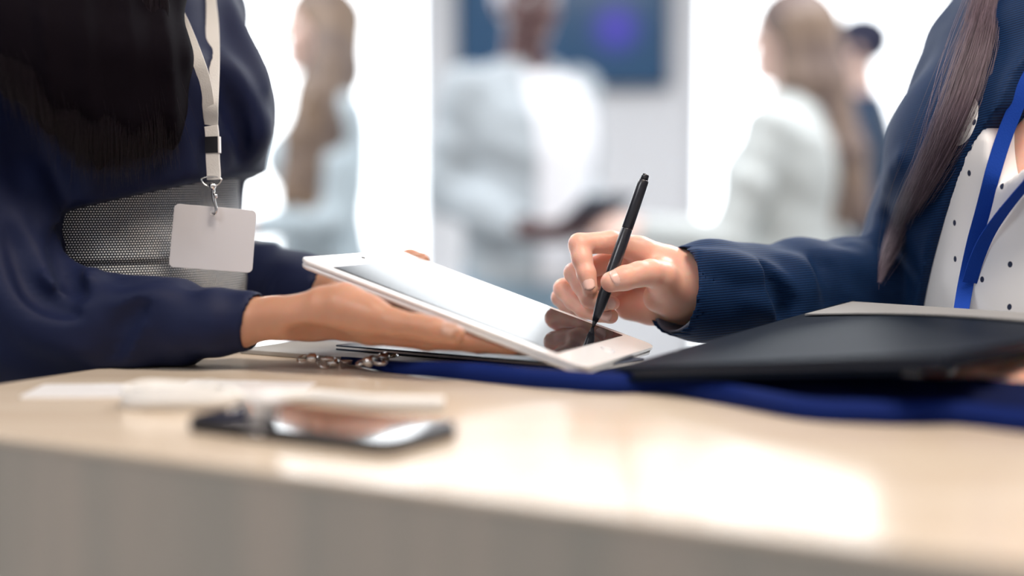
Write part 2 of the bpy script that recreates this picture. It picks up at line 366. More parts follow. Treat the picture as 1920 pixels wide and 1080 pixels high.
# ------------------------------------------------------------------ the room
def struct(name, mb, m, parent=None, **kw):
    o = mb.build(name, m, parent, **kw)
    if parent is None: o['kind'] = 'structure'
    return o
XL, XR, YB, YF, ZC = -3.6, 4.1, 6.0, -2.2, 2.9
struct('floor', MB().box((XL, YF, -0.1), (XR, YB + 0.2, 0)), M_floor)
struct('ceiling', MB().box((XL, YF, ZC), (XR, YB + 0.2, ZC + 0.1)), M_ceil)
struct('wall_left', MB().box((XL - 0.12, YF, 0), (XL, YB + 0.2, ZC)), M_side)
struct('wall_right', MB().box((XR, YF, 0), (XR + 0.12, YB + 0.2, ZC)), M_side)
struct('wall_front', MB().box((XL - 0.12, YF - 0.12, 0), (XR + 0.12, YF, ZC)), M_side)
PX0, PX1 = -0.33, 0.74
ZW = 2.14
struct('wall_back', MB().box((PX0, YB, 0), (PX1, YB + 0.2, ZW)), M_wall)
for i, (a, b) in enumerate(((XL, PX0), (PX1, XR))):
    w = empty('window_%d' % (i + 1), ((a + b) / 2, YB + 0.1, 0)); w['kind'] = 'structure'
    n = 3; fw_ = 0.06
    MB().box((a, YB + .05, 0), (b, YB + .15, 0.1)).build('bottom_rail', M_frame, w)
    MB().box((a, YB + .05, ZC - .08), (b, YB + .15, ZC)).build('top_rail', M_frame, w)
    xs = np.linspace(a, b, n + 1)
    for j, x in enumerate(xs):
        x0 = a if j == 0 else (b - fw_ if j == n else x - fw_ / 2)
        MB().box((x0, YB + .05, .1), (x0 + fw_, YB + .15, ZC - .08)).build('mullion', M_frame, w)
    for j in range(n):
        MB().box((xs[j] + .03, YB + .095, .1), (xs[j + 1] - .03, YB + .105, ZC - .08)).build('pane', M_glass, w)
w = empty('window_3', ((PX0 + PX1) / 2, YB + 0.1, ZW)); w['kind'] = 'structure'  # unseen high window added so the tablet screen reflects something bright
MB().box((PX0, YB + .05, ZW), (PX1, YB + .15, ZW + .06)).build('bottom_rail', M_frame, w); MB().box((PX0, YB + .05, ZC - .08), (PX1, YB + .15, ZC)).build('top_rail', M_frame, w)
MB().box((PX0, YB + .095, ZW + .06), (PX1, YB + .105, ZC - .08)).build('pane', M_glass, w)
struct('baseboard_back', MB().box((PX0, YB - .015, 0), (PX1, YB, .1)), M_frame, bevel=0.003)

# dark wall screen on the pillar
tv = empty('wall_screen', (0.2, 5.95, 1.9), 'large dark wall screen with a faint violet glow hanging on the white pillar', 'screen')
sx0, sx1, sz0, sz1 = -0.232, 0.652, 1.585, 2.09
MB().box((sx0, 5.935, sz0), (sx1, 5.999, sz1)).build('casing', M_black, tv, bevel=0.004)
def screen_mat():
    m = mat('lit_screen', (0.012, 0.02, 0.035), 0.15); nt = m.node_tree; b = nt.nodes['Principled BSDF']
    tc = nt.nodes.new('ShaderNodeTexCoord'); vd = nt.nodes.new('ShaderNodeVectorMath'); vd.operation = 'DISTANCE'; vd.inputs[1].default_value = (0.43, 5.933, 1.83)
    mr = nt.nodes.new('ShaderNodeMapRange'); mr.inputs[1].default_value = 0.0; mr.inputs[2].default_value = 0.15; mr.inputs[3].default_value = 1; mr.inputs[4].default_value = 0; mr.interpolation_type = 'SMOOTHERSTEP'
    mx = nt.nodes.new('ShaderNodeMixRGB'); mx.inputs[1].default_value = (0.020, 0.062, 0.13, 1); mx.inputs[2].default_value = (0.065, 0.045, 0.42, 1)
    nt.links.new(tc.outputs['Object'], vd.inputs[0]); nt.links.new(vd.outputs['Value'], mr.inputs[0]); nt.links.new(mr.outputs[0], mx.inputs[0]); nt.links.new(mx.outputs[0], b.inputs['Emission Color']); b.inputs['Emission Strength'].default_value = 0.85
    return m
MB().box((sx0 + .012, 5.931, sz0 + .012), (sx1 - .012, 5.936, sz1 - .012)).build('display', screen_mat(), tv)

# ------------------------------------------------------------------ reception counter
ZT = 1.055
e1 = unit((0.873, -0.487, 0)); e2 = unit((0.487, 0.873, 0)); K0 = np.array([-0.4402, 0.8831, 0])
def K(u, v, z): return K0 + e1 * u + e2 * v + np.array([0, 0, z])
def kbox(mb, u0, u1, v0, v1, z0, z1): return mb.box8([K(u0, v0, z0), K(u1, v0, z0), K(u1, v1, z0), K(u0, v1, z0), K(u0, v0, z1), K(u1, v0, z1), K(u1, v1, z1), K(u0, v1, z1)])
ct = empty('reception_counter', K(0.9, 0.2, 0), 'light oak reception counter with a plain veneered front panel', 'counter')
kbox(MB(), 0, 1.9, 0, 0.412, ZT - 0.004, ZT).build('countertop', M_oak, ct, bevel=0.0008)
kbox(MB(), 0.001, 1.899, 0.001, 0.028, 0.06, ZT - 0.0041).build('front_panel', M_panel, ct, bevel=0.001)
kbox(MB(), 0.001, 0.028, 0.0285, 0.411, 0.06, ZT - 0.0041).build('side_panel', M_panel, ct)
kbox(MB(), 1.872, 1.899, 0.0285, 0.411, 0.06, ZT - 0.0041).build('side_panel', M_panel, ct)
kbox(MB(), 0.05, 1.85, 0.05, 0.38, 0, 0.0598).build('plinth', M_black, ct)

# grey board and the navy booklet at the far edge of the counter
def slab_on(z, th, pix, rad, m, name, parent=None, bevel=0.001):
    return plate([onz(px, py, z + th) for px, py in pix], th, rad, m, name, parent, bevel=bevel)
g0, g1 = onz(447, 654, ZT + .004), onz(1205, 713, ZT + .004); gd = unit(np.cross((0, 0, 1), g1 - g0)) * .10
gb = plate([g0, g1, g1 + gd, g0 + gd], 0.004, 0.004, M_greyboard, 'document_board', None)
tag(gb, 'pale grey document board lying flat on the counter under the brown hand', 'board')
nb = empty('booklet', K(0.3, 0.4, ZT + .004), 'dark navy booklet lying on the grey board beneath the tablet', 'booklet')
qb = lambda z: [np.array([*a[:2], z]) for a in (g0 * .80 + g1 * .20 + gd * .34, g0 * .12 + g1 * .88 + gd * .22, g0 * .10 + g1 * .90 + gd * .85, g0 * .78 + g1 * .22 + gd * .9)]
plate(qb(ZT + .0054), 0.0012, 0.003, M_navyboard, 'cover', nb)
plate(qb(ZT + .0084), 0.0012, 0.003, M_navyboard, 'front_cover', nb)
plate(qb(ZT + .0071), 0.0016, 0.003, M_paper, 'pages', nb, bevel=0.0002)

# tablet
TQ = [np.array(a) for a in ((-0.1658, 1.0996, 1.1416), (0.0522, 1.0016, 1.0682), (0.1175, 1.1477, 1.0671), (-0.1005, 1.2457, 1.1404))]
tn = unit(np.cross(TQ[1] - TQ[0], TQ[3] - TQ[0])); tu = unit(TQ[1] - TQ[0]); tv_ = unit(TQ[3] - TQ[0])
def T(u, v, h=0.0): return TQ[0] + tu * u + tv_ * v + tn * h
tb = empty('tablet', T(.125, .08, -.0075), 'white tablet computer held tilted above the counter for signing', 'tablet')
plate([T(0, 0), T(.25, 0), T(.25, .16), T(0, .16)], 0.0028, 0.011, M_tabwhite, 'front_bezel', tb, seg=10, bevel=0.0006)
plate([T(.0006, .0006, -.0029), T(.2494, .0006, -.0029), T(.2494, .1594, -.0029), T(.0006, .1594, -.0029)], 0.0047, 0.0105, M_tabwhite, 'back_shell', tb, seg=10, bevel=0.002)
sc_ = plate([T(.027, .0095, .0004), T(.223, .0095, .0004), T(.223, .1505, .0004), T(.027, .1505, .0004)], 0.0003, 0.0008, M_glassblk, 'display', tb, bevel=0)
hb = MB(); ring = [T(.2365, .08, .00025) + 0.0055 * (math.cos(q) * tu + math.sin(q) * tv_) for q in np.linspace(0, 2 * math.pi, 25)]
hb.tube(ring, 0.0003, 5, cap=False).build('home_button', M_alu, tb, smooth=True)
lens = T(.0125, .08, .0002)
MB().tube([lens - tn * .0001, lens + tn * .0002], [.0015, .0015], 12).build('camera_lens', M_black, tb)

# phone with a glossy screen near the front edge
ph = empty('phone', K(0.36, 0.1, ZT), 'black smartphone lying screen up near the front edge of the counter', 'phone')
pq = [onz(338, 780, ZT + .009), onz(690, 821, ZT + .009)]
pa = pq[0]; pu = unit(pq[1] - pq[0]); pv = unit(np.cross((0, 0, 1), pu))
def PH(u, v, z): return pa + pu * u + pv * v + np.array([0, 0, z - (ZT + .009)])
PL, PWD = 0.150, 0.072
plate([PH(0, 0, ZT + .0082), PH(PL, 0, ZT + .0082), PH(PL, PWD, ZT + .0082), PH(0, PWD, ZT + .0082)], 0.008, 0.012, M_black, 'body', ph, seg=10, bevel=0.0022)
plate([PH(.002, .002, ZT + .0089), PH(PL - .002, .002, ZT + .0089), PH(PL - .002, PWD - .002, ZT + .0089), PH(.002, PWD - .002, ZT + .0089)], 0.0006, 0.0105, M_phone, 'screen', ph, seg=10, bevel=0.0003)
MB().tube([PH(.010, PWD * .40, ZT + .0089), PH(.010, PWD * .60, ZT + .0089)], 0.0006, 6).build('earpiece', M_chrome, ph, smooth=True)
MB().tube([PH(.05, -.0003, ZT + .005), PH(.062, -.0003, ZT + .005)], 0.0009, 8).build('side_button', M_alu, ph, smooth=True)

# small white plastic clip standing behind the phone
wc = empty('badge_clip', onz(494, 788, ZT + .009), 'small white plastic badge clip standing on the black phone', 'clip')
b0 = onz(494, 788, ZT + .0092)
MB().tube([b0 + np.array([0, 0, 0]), b0 + np.array([0, 0, .010]), b0 + np.array([.0005, 0, .011])], [.0082, .0072, .006], 16).build('stem', M_whitepl, wc, smooth=True)
MB().tube([b0 + np.array([.002, 0, .0105]), b0 + np.array([.002, 0, .0135]), b0 + np.array([.002, 0, .016])], [.011, .0115, .007], 18).build('cap', M_whitepl, wc, smooth=True)

# blank white name badges and a white strap coil at the left
def badge_on_table(u, v, rot, z, w, h, label):
    o = empty('name_badge', K(u, v, z), label, 'badge', None)
    c, s = math.cos(rot), math.sin(rot); a = e1 * c + e2 * s; b = -e1 * s + e2 * c; p = K(u, v, z + .0012)
    plate([p - a * w / 2 - b * h / 2, p + a * w / 2 - b * h / 2, p + a * w / 2 + b * h / 2, p - a * w / 2 + b * h / 2], .0012, .004, M_whitepl, 'card', o, bevel=.0003)
    q = p + b * (h / 2 - .006)
    MB().box8([q + x * a + y * b + np.array([0, 0, zz]) for zz in (-.0001, .0004) for x, y in ((-.007, -.0015), (.007, -.0015), (.007, .0015), (-.007, .0015))]).build('slot_rim', M_frame, o)
    return o
badge_on_table(0.088, 0.155, 0.55, ZT, 0.088, 0.060, 'blank white name badge lying nearest the left corner of the counter')
badge_on_table(0.165, 0.215, 0.35, ZT, 0.095, 0.062, 'blank white name badge lying between the white strap coil and grey board')
cs = MB(); c0 = K(0.185, 0.135, ZT); pts = []
for i in range(120):
    q = i * 0.30; rr = 0.017 + 0.006 * math.sin(q * .37); pts.append(c0 + np.array([rr * 1.7 * math.cos(q), rr * math.sin(q), .0045 + .0018 * (i / 30) + .0008 * math.sin(3 * q)]))
sl_ = empty('white_lanyard', c0, 'coiled white lanyard strap lying loosely behind the phone', 'lanyard')
cs.ribbon(pts, (0, 0, 1), .008, .0009).build('strap', M_strapw, sl_, smooth=True)
tail = spline([c0 + (.02, .005, .006), c0 + (.05, -.004, .0055), c0 + (.08, .010, .0055), c0 + (.12, -.012, .0052), c0 + (.17, -.02, .0051)], 30)
MB().ribbon(list(tail), (0, 0.4, 1), .009, .0009).build('strap_end', M_strapw, sl_, smooth=True)

# blue lanyards bunched along the counter, with chrome clips
M_strapm = mat('deep_blue_webbing', (0.002, 0.013, 0.11), 0.8, spec=0.15, bump=0.3, bscale=900)
LY = [  # plan path given along the counter, height of the strap, tilt
 ([(640, 681), (740, 700), (900, 716), (1100, 736), (1240, 737), (1350, 757), (1500, 786), (1650, 796), (1780, 796), (1930, 812), (2100, 830)], .014, M_strapm, 'blue lanyard strap running along the front of the bunch on the counter'),
 ([(1075, 727), (1150, 729), (1260, 728), (1400, 745), (1560, 772), (1700, 780), (1850, 786), (2080, 806)], .018, M_strapn, 'navy lanyard strap lying behind the front blue strap'),
 ([(1265, 726), (1300, 729), (1380, 737), (1540, 760), (1680, 770), (1850, 774), (2060, 790)], .022, M_strapn, 'navy lanyard strap at the back of the bunch against the binder'),
]
for pth, hgt, m, lab in LY:
    base = np.array([onz(x, y, ZT) for x, y in pth]); sp = spline(base, 70); t = np.arange(70)
    hh = hgt * (.35 + .65 * np.clip(t / 14, 0, 1)); sp[:, 2] = ZT + .0005 + hh / 2 * .93
    sp[:, 2] += 0.0004 * np.sin(t * .7)
    o = empty('blue_lanyard', base[0], lab, 'lanyard')
    wd = [np.array([0.10 * math.sin(i * .21), 0.42, 1.0]) for i in range(70)]
    MB().ribbon(list(sp), wd, hh, .0013).build('strap', m, o, smooth=True)
def clip(px, py, z, ang, label):
    p = onz(px, py, z); o = empty('lanyard_clip', p, label, 'clip'); a = math.cos(ang) * e1 + math.sin(ang) * e2; b = np.cross((0, 0, 1), a); zv = np.array([0, 0, 1])
    MB().tube([p + a * x + zv * r for x, r in ((-.006, .004), (-.003, .0042), (.001, .0042), (.003, .004))], [.0025, .004, .004, .0022], 14).build('swivel', M_chrome, o, smooth=True)
    MB().tube([p + a * (.003 + .006 * math.sin(q)) + b * .005 * (1 - math.cos(q)) / 1.2 + zv * .004 + a * .006 for q in np.linspace(-.6, 3.6, 16)], .0011, 8).build('hook', M_chrome, o, smooth=True)
    MB().tube([p - a * .009 + b * .005 * math.sin(q) + a * .004 * math.cos(q) + zv * (.0035 + .002 * math.sin(q)) for q in np.linspace(0, 6.283, 20)], .0010, 6, cap=False).build('ring', M_chrome, o, smooth=True)
clip(588, 682, ZT + .004, 0.2, 'chrome lanyard clip lying farthest left on the grey board')
clip(628, 690, ZT + .0, 0.9, 'chrome lanyard clip lying just left of the blue strap end')
clip(692, 689, ZT + .004, -.4, 'chrome lanyard clip lying on the end of the blue strap')
clip(722, 680, ZT + .004, 1.3, 'chrome lanyard clip lying farthest right of the small clips')

# black ring binder on the counter, its papers, and the dark folder held above it
bd = empty('binder', K(0.50, 0.40, ZT), 'thick black binder lying under the raised dark folder', 'binder')
def bq(z, i=0): return [K(0.420 + i, 0.392 + i, z), K(0.587 - i, 0.388 + i, z), K(0.592 - i, 0.575 - i, z), K(0.425 + i, 0.58 - i, z)]
plate(bq(ZT + .0225), .003, .004, M_leather, 'upper_cover', bd); plate(bq(ZT + .0192, .004), .016, .001, M_navyboard, 'divider_block', bd, bevel=0)
plate(bq(ZT + .0030), .003, .004, M_leather, 'lower_cover', bd)
q_ = bq(0); MB().box8([q_[0] + (0, 0, ZT + .003) - e1 * .003, q_[0] + (0, 0, ZT + .003), q_[3] + (0, 0, ZT + .003), q_[3] + (0, 0, ZT + .003) - e1 * .003] + [x + np.array([0, 0, ZT + .0225]) for x in (q_[0] - e1 * .003, q_[0], q_[3], q_[3] - e1 * .003)]).build('spine', M_leather, bd, bevel=.001)
pp = plate([K(0.438, 0.402, ZT + .0232), K(0.574, 0.398, ZT + .0232), K(0.58, 0.555, ZT + .0232), K(0.444, 0.56, ZT + .0232)], .0005, .001, M_paper, 'printed_sheet', None, bevel=0)
tag(pp, 'printed white sheet lying on the black binder under the dark folder', 'paper')
FA, FB, FC, FD = P(1150, 690, .985), P(1580, 567, 1.218), P(2111, 604, 1.058), P(1773, 664, .826)
fo = empty('folder', (FA + FB + FC + FD) / 4, 'dark folder held open at a slant above the binder', 'folder')
def fsurf(u, v, h): # u: A->D, v: A->B
    p = (1 - u) * (1 - v) * FA + (1 - u) * v * FB + u * v * FC + u * (1 - v) * FD
    p = p + np.array([0, 0, 0.006 * math.sin(math.pi * u) * math.sin(math.pi * v) + h]); return p
def fsheet(name, m, h, th, ins, N=14):
    mb = MB(); ts = np.linspace(ins, 1 - ins, N); v = [fsurf(a, b, h) for a in ts for b in ts] + [fsurf(a, b, h - th) for a in ts for b in ts]; n = N * N
    f = [(i * N + j, (i + 1) * N + j, (i + 1) * N + j + 1, i * N + j + 1) for i in range(N - 1) for j in range(N - 1)]; f += [tuple(n + k for k in q[::-1]) for q in f]
    for i in range(N - 1):
        for a, b in ((i, i + 1), ((N - 1) * N + i + 1, (N - 1) * N + i), ((i + 1) * N, i * N), (i * N + N - 1, (i + 1) * N + N - 1)): f.append((a, b, b + n, a + n))
    return mb.add(v, f).build(name, m, fo, smooth=False, bevel=.0006)
M_cover = mat('folder_cover', (0.005, 0.009, 0.018), 0.5, 0.06, bump=0.15, bscale=300)
fsheet('cover', M_cover, 0, .0022, 0); fsheet('inner_pocket', M_navyboard, -.0026, .0045, .012)
fsheet('back_cover', M_cover, -.0075, .0026, 0)
N_ = 10; us, vs_ = np.linspace(.05, .95, N_), np.linspace(.74, .985, N_); v = [fsurf(a, b, .0022) for a in us for b in vs_] + [fsurf(a, b, .0010) for a in us for b in vs_]; n_ = N_ * N_
f = [(i * N_ + j, (i + 1) * N_ + j, (i + 1) * N_ + j + 1, i * N_ + j + 1) for i in range(N_ - 1) for j in range(N_ - 1)]; f += [tuple(n_ + k for k in q[::-1]) for q in f]
for i in range(N_ - 1):
    for a, b in ((i, i + 1), ((N_ - 1) * N_ + i + 1, (N_ - 1) * N_ + i), ((i + 1) * N_, i * N_), (i * N_ + N_ - 1, (i + 1) * N_ + N_ - 1)): f.append((a, b, b + n_, a + n_))
fp = MB().add(v, f).build('sheen_sheet', mat('sheen_grey', (0.27, 0.27, 0.27), 0.7), None); tag(fp, 'grey sheet added as the sheen along the far edge of the dark folder', 'paper')  # grey strip stands in for the reflection fading across the cover

# ------------------------------------------------------------------ people: shared body pieces
def head(F, c, f, s=1.0, grow=0.0):
    c = np.asarray(c, float); f = unit([f[0], f[1], 0]); r = np.array([f[1], -f[0], 0]); R = np.array([r, f, (0, 0, 1)])
    q = lambda u, v, z: c + (r * u + f * v + np.array([0, 0, z])) * s
    F.ell(q(0, -.010, .030), np.array([.074, .094, .086]) * s, R, 0.01)
    F.ell(q(0, .022, -.035), np.array([.060, .068, .080]) * s, R, 0.02)
    F.ell(q(0, .070, -.098), np.array([.024, .022, .020]) * s, R, 0.02)
    F.ell(q(0, .072, .034), np.array([.050, .020, .016]) * s, R, 0.015)
    for g in (-1, 1):
        F.ell(q(.038 * g, .066, -.025), np.array([.022, .020, .022]) * s, R, 0.012)
        F.ell(q(.031 * g, .098, .006), np.array([.015, .013, .011]) * s, R, 0.006, 's')
        F.ell(q(.076 * g, -.008, -.008), np.array([.008, .018, .030]) * s, R, 0.006)
    F.chain([[*q(0, .090, .012), .007 * s], [*q(0, .113, -.030), .0115 * s]], 0.006)
    F.ell(q(0, .094, -.058), np.array([.022, .009, .006]) * s, R, 0.004); F.ell(q(0, .091, -.069), np.array([.018, .009, .006]) * s, R, 0.003)
    return q
def eyes(q, parent):
    for g in (-1, 1):
        c = q(.031 * g, .0785, .006); fd = unit(q(0, 1, 0) - q(0, 0, 0)); t = np.linspace(-.999, .999, 9)
        MB().tube([c + np.array([0, 0, .0115 * a]) for a in t], [.0115 * math.sqrt(1 - a * a) for a in t], 12).build('eye', M_eye, parent, smooth=True)
        ey = parent.children[-1]; MB().tube([c + fd * .0105, c + fd * .0116, c + fd * .0119], [.0052, .0048, .003], 14).build('iris', M_iris, ey, smooth=True)
M_iris = mat('iris', (0.03, 0.018, 0.012), 0.15)
def auto_hand(Wp, d, n, s=1.0, flip=1, curl=0.45, r0=.026):
    Wp, d, n = np.asarray(Wp, float), unit(d), np.asarray(n, float); n = unit(n - d * (n @ d)); l = np.cross(n, d) * flip; out = []
    for off, ln, k in ((.031, .92, 0), (.0105, 1.03, 1), (-.0105, .97, 2), (-.031, .76, 3)):
        m = Wp + (d * (.086 - .004 * abs(k - 1)) + l * off) * s; pts = [[*(Wp + l * off * .62 * s), .0165 * s], [*m, .0115 * s]]; out.append(pts); dd, p = d.copy(), m; ch = [[*m, .0105 * s]]
        for L_, rr in ((.042, .0092), (.026, .0082), (.020, .0066)):
            a = curl; dd = unit(dd * math.cos(a) + n * math.sin(a)); nn = unit(n - dd * (n @ dd)); p = p + dd * L_ * ln * s; ch.append([*p, rr * s])
        out.append(ch)
    a = Wp + (d * .022 + l * .026 + n * .006) * s; b = a + (d * .034 + l * .020 + n * .012) * s; c = b + (d * .030 + l * .004 + n * .008) * s; e = c + (d * .024 + n * .006) * s
    out.append([[*a, .015 * s], [*b, .0122 * s], [*c, .0104 * s], [*e, .0085 * s]])
    return out
def legs(F, base, f, s=1.0, grow=0.0, k=0.01, spread=.085, wide=1.0, z0=0.0):
    f = unit([f[0], f[1], 0]); r = np.array([f[1], -f[0], 0])
    for g in (-1, 1):
        a = base + r * spread * g * s; st = f * (.03 * g)
        F.chain([[*(a + (0, 0, .92 * s + z0)), .082 * s], [*(a + st + f * .012 + (0, 0, .50 * s)), .056 * s * wide], [*(a + st + (0, 0, .30 * s)), .053 * s * wide], [*(a + st - f * .01 + (0, 0, .09 * s)), .037 * s * wide]], k, .02, grow=grow)
def feet(base, f, s, m, parent, spread=.085, heel=0.0):
    f = unit([f[0], f[1], 0]); r = np.array([f[1], -f[0], 0])
    for g in (-1, 1):
        a = base + r * spread * g * s + f * (.03 * g); ext = np.array([(.18, .18, .1)] * 1)[0]
        lo, hi = a - np.array([.2, .2, 0]), a + np.array([.2, .2, .16])
        F = Field([axis(lo[i], hi[i], .007) for i in range(3)])
        F.chain([[*(a - f * .045 + (0, 0, .046 + heel)), .036], [*(a + f * .02 + (0, 0, .050 + heel * .6)), .038], [*(a + f * .10 + (0, 0, .030)), .032], [*(a + f * .155 + (0, 0, .026)), .026]], .01, .02)
        F.chain([[*(a - f * .01 + (0, 0, .09)), .043]], .02)
        F.cut((0, 0, .004), (0, 0, -1), .004)
        if heel: F.chain([[*(a - f * .052 + (0, 0, .006)), .008], [*(a - f * .05 + (0, 0, .05)), .016]], .01)
        F.build('shoe', m, parent)
TW = [(0.80, .150, .110), (0.92, .176, .125), (1.00, .158, .115), (1.09, .128, .098, .005), (1.18, .138, .105, .005), (1.27, .152, .112, .0), (1.35, .160, .100, -.008), (1.405, .150, .075, -.012), (1.44, .105, .060, -.012), (1.475, .062, .056, -.006)]
TM = [(0.80, .150, .110), (0.92, .168, .122), (1.00, .160, .118), (1.09, .152, .112), (1.18, .166, .116), (1.27, .184, .122), (1.36, .194, .112, -.008), (1.43, .180, .080, -.014), (1.47, .125, .066, -.014), (1.51, .068, .062, -.006)]
def strands(name, starts, ends, n, m, parent, fn, rad=(0.00011, 0.00004), npts=14):   # individual hairs as curves
    hc = bpy.data.hair_curves.new(name); hc.add_curves([npts] * n); pos = np.zeros((n, npts, 3), np.float32)
    for i in range(n): pos[i] = fn(i, np.linspace(0, 1, npts))
    hc.position_data.foreach_set('vector', pos.ravel())
    ra = hc.attributes.get('radius') or hc.attributes.new('radius', 'FLOAT', 'POINT')
    ra.data.foreach_set('value', np.tile(np.linspace(rad[0], rad[1], npts), n).astype(np.float32))
    o = bpy.data.objects.new(name, hc); C.objects.link(o); hc.materials.append(m); o['kind'] = 'stuff'
    if parent is not None: o.parent = parent; o.matrix_parent_inverse = MP(parent).inverted()
    return o

def standing(base, f, s, label, secs, sex, skin, hairm, topm, botm, arms, hair, skirt=False, jacket=None, topgrow=.014, head_f=None, head_tilt=0.0, coarse=.012, shoes=None, handn=(0, 0, -1)):
    """a whole standing figure; arms = {'R': (elbow, wrist, hand direction, palm normal)} in right / forward / up of the figure"""
    base = np.array([base[0], base[1], 0.0]); f = unit([f[0], f[1], 0]); r = np.array([f[1], -f[0], 0]); L = lambda u, v, z: base + (r * u + f * v + np.array([0, 0, z])) * s
    hf = f if head_f is None else unit([head_f[0], head_f[1], 0])
    root = empty('person', base, label, 'person'); S = [[q[0] * s, q[1] * s, q[2] * s] + [x * s for x in q[3:]] for q in secs]
    sh = (.165, 1.375) if sex == 'w' else (.178, 1.43); hc_ = L(0, .012, 1.615 if sex == 'w' else 1.66); hs = s * (1.0 if sex == 'w' else 1.04)
    J = {}
    for g, kx in ((1, 'R'), (-1, 'L')):
        e, w, hd, pn = arms[kx]; J[kx] = (L(sh[0] * g, -.012, sh[1]), L(*e), L(*w), r * hd[0] + f * hd[1] + np.array([0, 0, hd[2]]), r * pn[0] + f * pn[1] + np.array([0, 0, pn[2]]))
    pts = np.array([p for k in J for p in J[k][:3]] + [L(-.2, -.16, 0), L(.2, .2, 0), L(0, 0, 1.8)]); lo, hi = pts.min(0) - .16, pts.max(0) + .16; lo[2] = -.03
    fine = lambda i: [(min(J[k][2][i], (J[k][2] + unit(J[k][3]) * .17)[i]) - .03, max(J[k][2][i], (J[k][2] + unit(J[k][3]) * .17)[i]) + .03) for k in J] + [(hc_[i] - .1, hc_[i] + .1)]
    F = Field([axis(lo[i], hi[i], coarse, .0055, fine(i)) for i in range(3)])
    F.loft(S, base, f, k=.02); legs(F, base, f, s)
    top = S[-1][0]; F.chain([[*L(0, -.008, top / s - .03), .058 * s], [*(hc_ + f * -.012 * s + (0, 0, -.06 * s)), .052 * s]], .025)
    q = head(F, hc_, hf, hs)
    aw = 1.0 if sex == 'w' else 1.15
    for g, kx in ((1, 'R'), (-1, 'L')):
        a, e, w, hd, pn = J[kx]; F.chain([[*a, .052 * s * aw], [*(a * .5 + e * .5), .044 * s * aw], [*e, .038 * s * aw], [*(e * .6 + w * .4), .037 * s * aw], [*w, .024 * s * aw]], .02, .02)
        for ch in auto_hand(w, hd, pn, s * (.95 if sex == 'w' else 1.08), g): F.chain(ch, .004, .003)
    F.build('body', skin, root); eyes(q, root)
    # clothes
    F = Field([axis(lo[i], hi[i], .009) for i in range(3)])
    wr = wrinkle(.004, 18, 14, 30)
    F.loft([x for x in S if x[0] > .86 * s], base, f, grow=topgrow, k=.02, disp=wrinkle(.003, 9, 12, 26))
    if sex == 'w':
        for g in (-1, 1): F.ell(L(.07 * g, .085, 1.26), np.array([.062, .055, .065]) * s, None, .04, grow=topgrow * .6)
    for kx in J:
        a, e, w = J[kx][:3]; c = e * .12 + w * .88
        F.chain([[*a, .060 * s * aw], [*(a * .5 + e * .5), .055 * s * aw], [*e, .050 * s * aw], [*(e * .6 + w * .4), .046 * s * aw], [*c, .036 * s * aw]], .03, .02, disp=wr)
    nk = L(0, 0, top / s); F.cut(nk + (0, 0, .004), (0, 0, 1), .01)
    F.chain([[*(nk + f * .02 * s + (0, 0, .06)), .055 * s], [*(nk + f * .05 * s + (0, 0, .01)), .045 * s]], .01, mode='s')
    for kx in J: F.chain([[*(J[kx][1] * .05 + J[kx][2] * .95), .030 * s * aw], [*(J[kx][2] + unit(J[kx][3]) * .05), .034 * s * aw]], .006, mode='s')
    F.build('jacket' if jacket else 'blouse' if sex == 'w' else 'shirt', topm, root)
    F = Field([axis(lo[i], hi[i], .010) for i in range(3)])
    if skirt:
        F.loft([(.52 * s, .170 * s, .150 * s), (.70 * s, .176 * s, .150 * s)] + [x for x in S if .78 * s < x[0] < 1.11 * s], base, f, grow=.008, k=.02); F.build('skirt', botm, root)
    else:
        F.loft([x for x in S if x[0] < 1.05 * s], base, f, grow=.007, k=.02); legs(F, base, f, s, .014, .03, wide=1.15); F.cut((0, 0, .05), (0, 0, -1), .006); F.build('trousers', botm, root)
    feet(base, f, s, shoes or M_black, root)
    # hair
    h = lambda u, v, z: hc_ + (np.array([hf[1], -hf[0], 0]) * u + hf * v + np.array([0, 0, z])) * hs
    R = np.array([np.array([hf[1], -hf[0], 0]), hf, (0, 0, 1)]); lo2 = hc_ - np.array([.22, .22, .52]); hi2 = hc_ + np.array([.22, .22, .18])
    F = Field([axis(lo2[i], hi2[i], .006) for i in range(3)]); gr = wrinkle(.0022, 150, 130, 6, warp=.6)
    F.ell(h(0, -.018, .036), np.array([.086, .104, .093]) * hs, R, .01)
    if hair == 'short':
        F.ell(h(0, .085, -.02), np.array([.085, .085, .075]) * hs, R, .012, 's'); F.ell(h(0, 0, -.13), np.array([.13, .13, .10]) * hs, R, .012, 's')
    else:
        n, du, dv = hair
        for u, v, w_ in ((-.064, -.015, .042), (.064, -.015, .042), (-.034, -.065, .052), (.034, -.065, .052), (0, -.078, .050)):
            F.chain([[*h(u, v, .03), w_ * hs], [*h(u * 1.08 + du * .35, v - .004 + dv * .2, -.12), w_ * 1.02 * hs], [*h(u * 1.0 + du * .95, v - .02 + dv * .7, -.20 - n * .3), w_ * .85 * hs], [*h(u * .55 + du, v - .03 + dv, -.14 - n), w_ * .65 * hs]], .02, .03, disp=gr)
        F.ell(h(0, .085, -.045), np.array([.064, .085, .098]) * hs, R, .012, 's')
    F.build('hair', hairm, root)
    return root, L, h, J

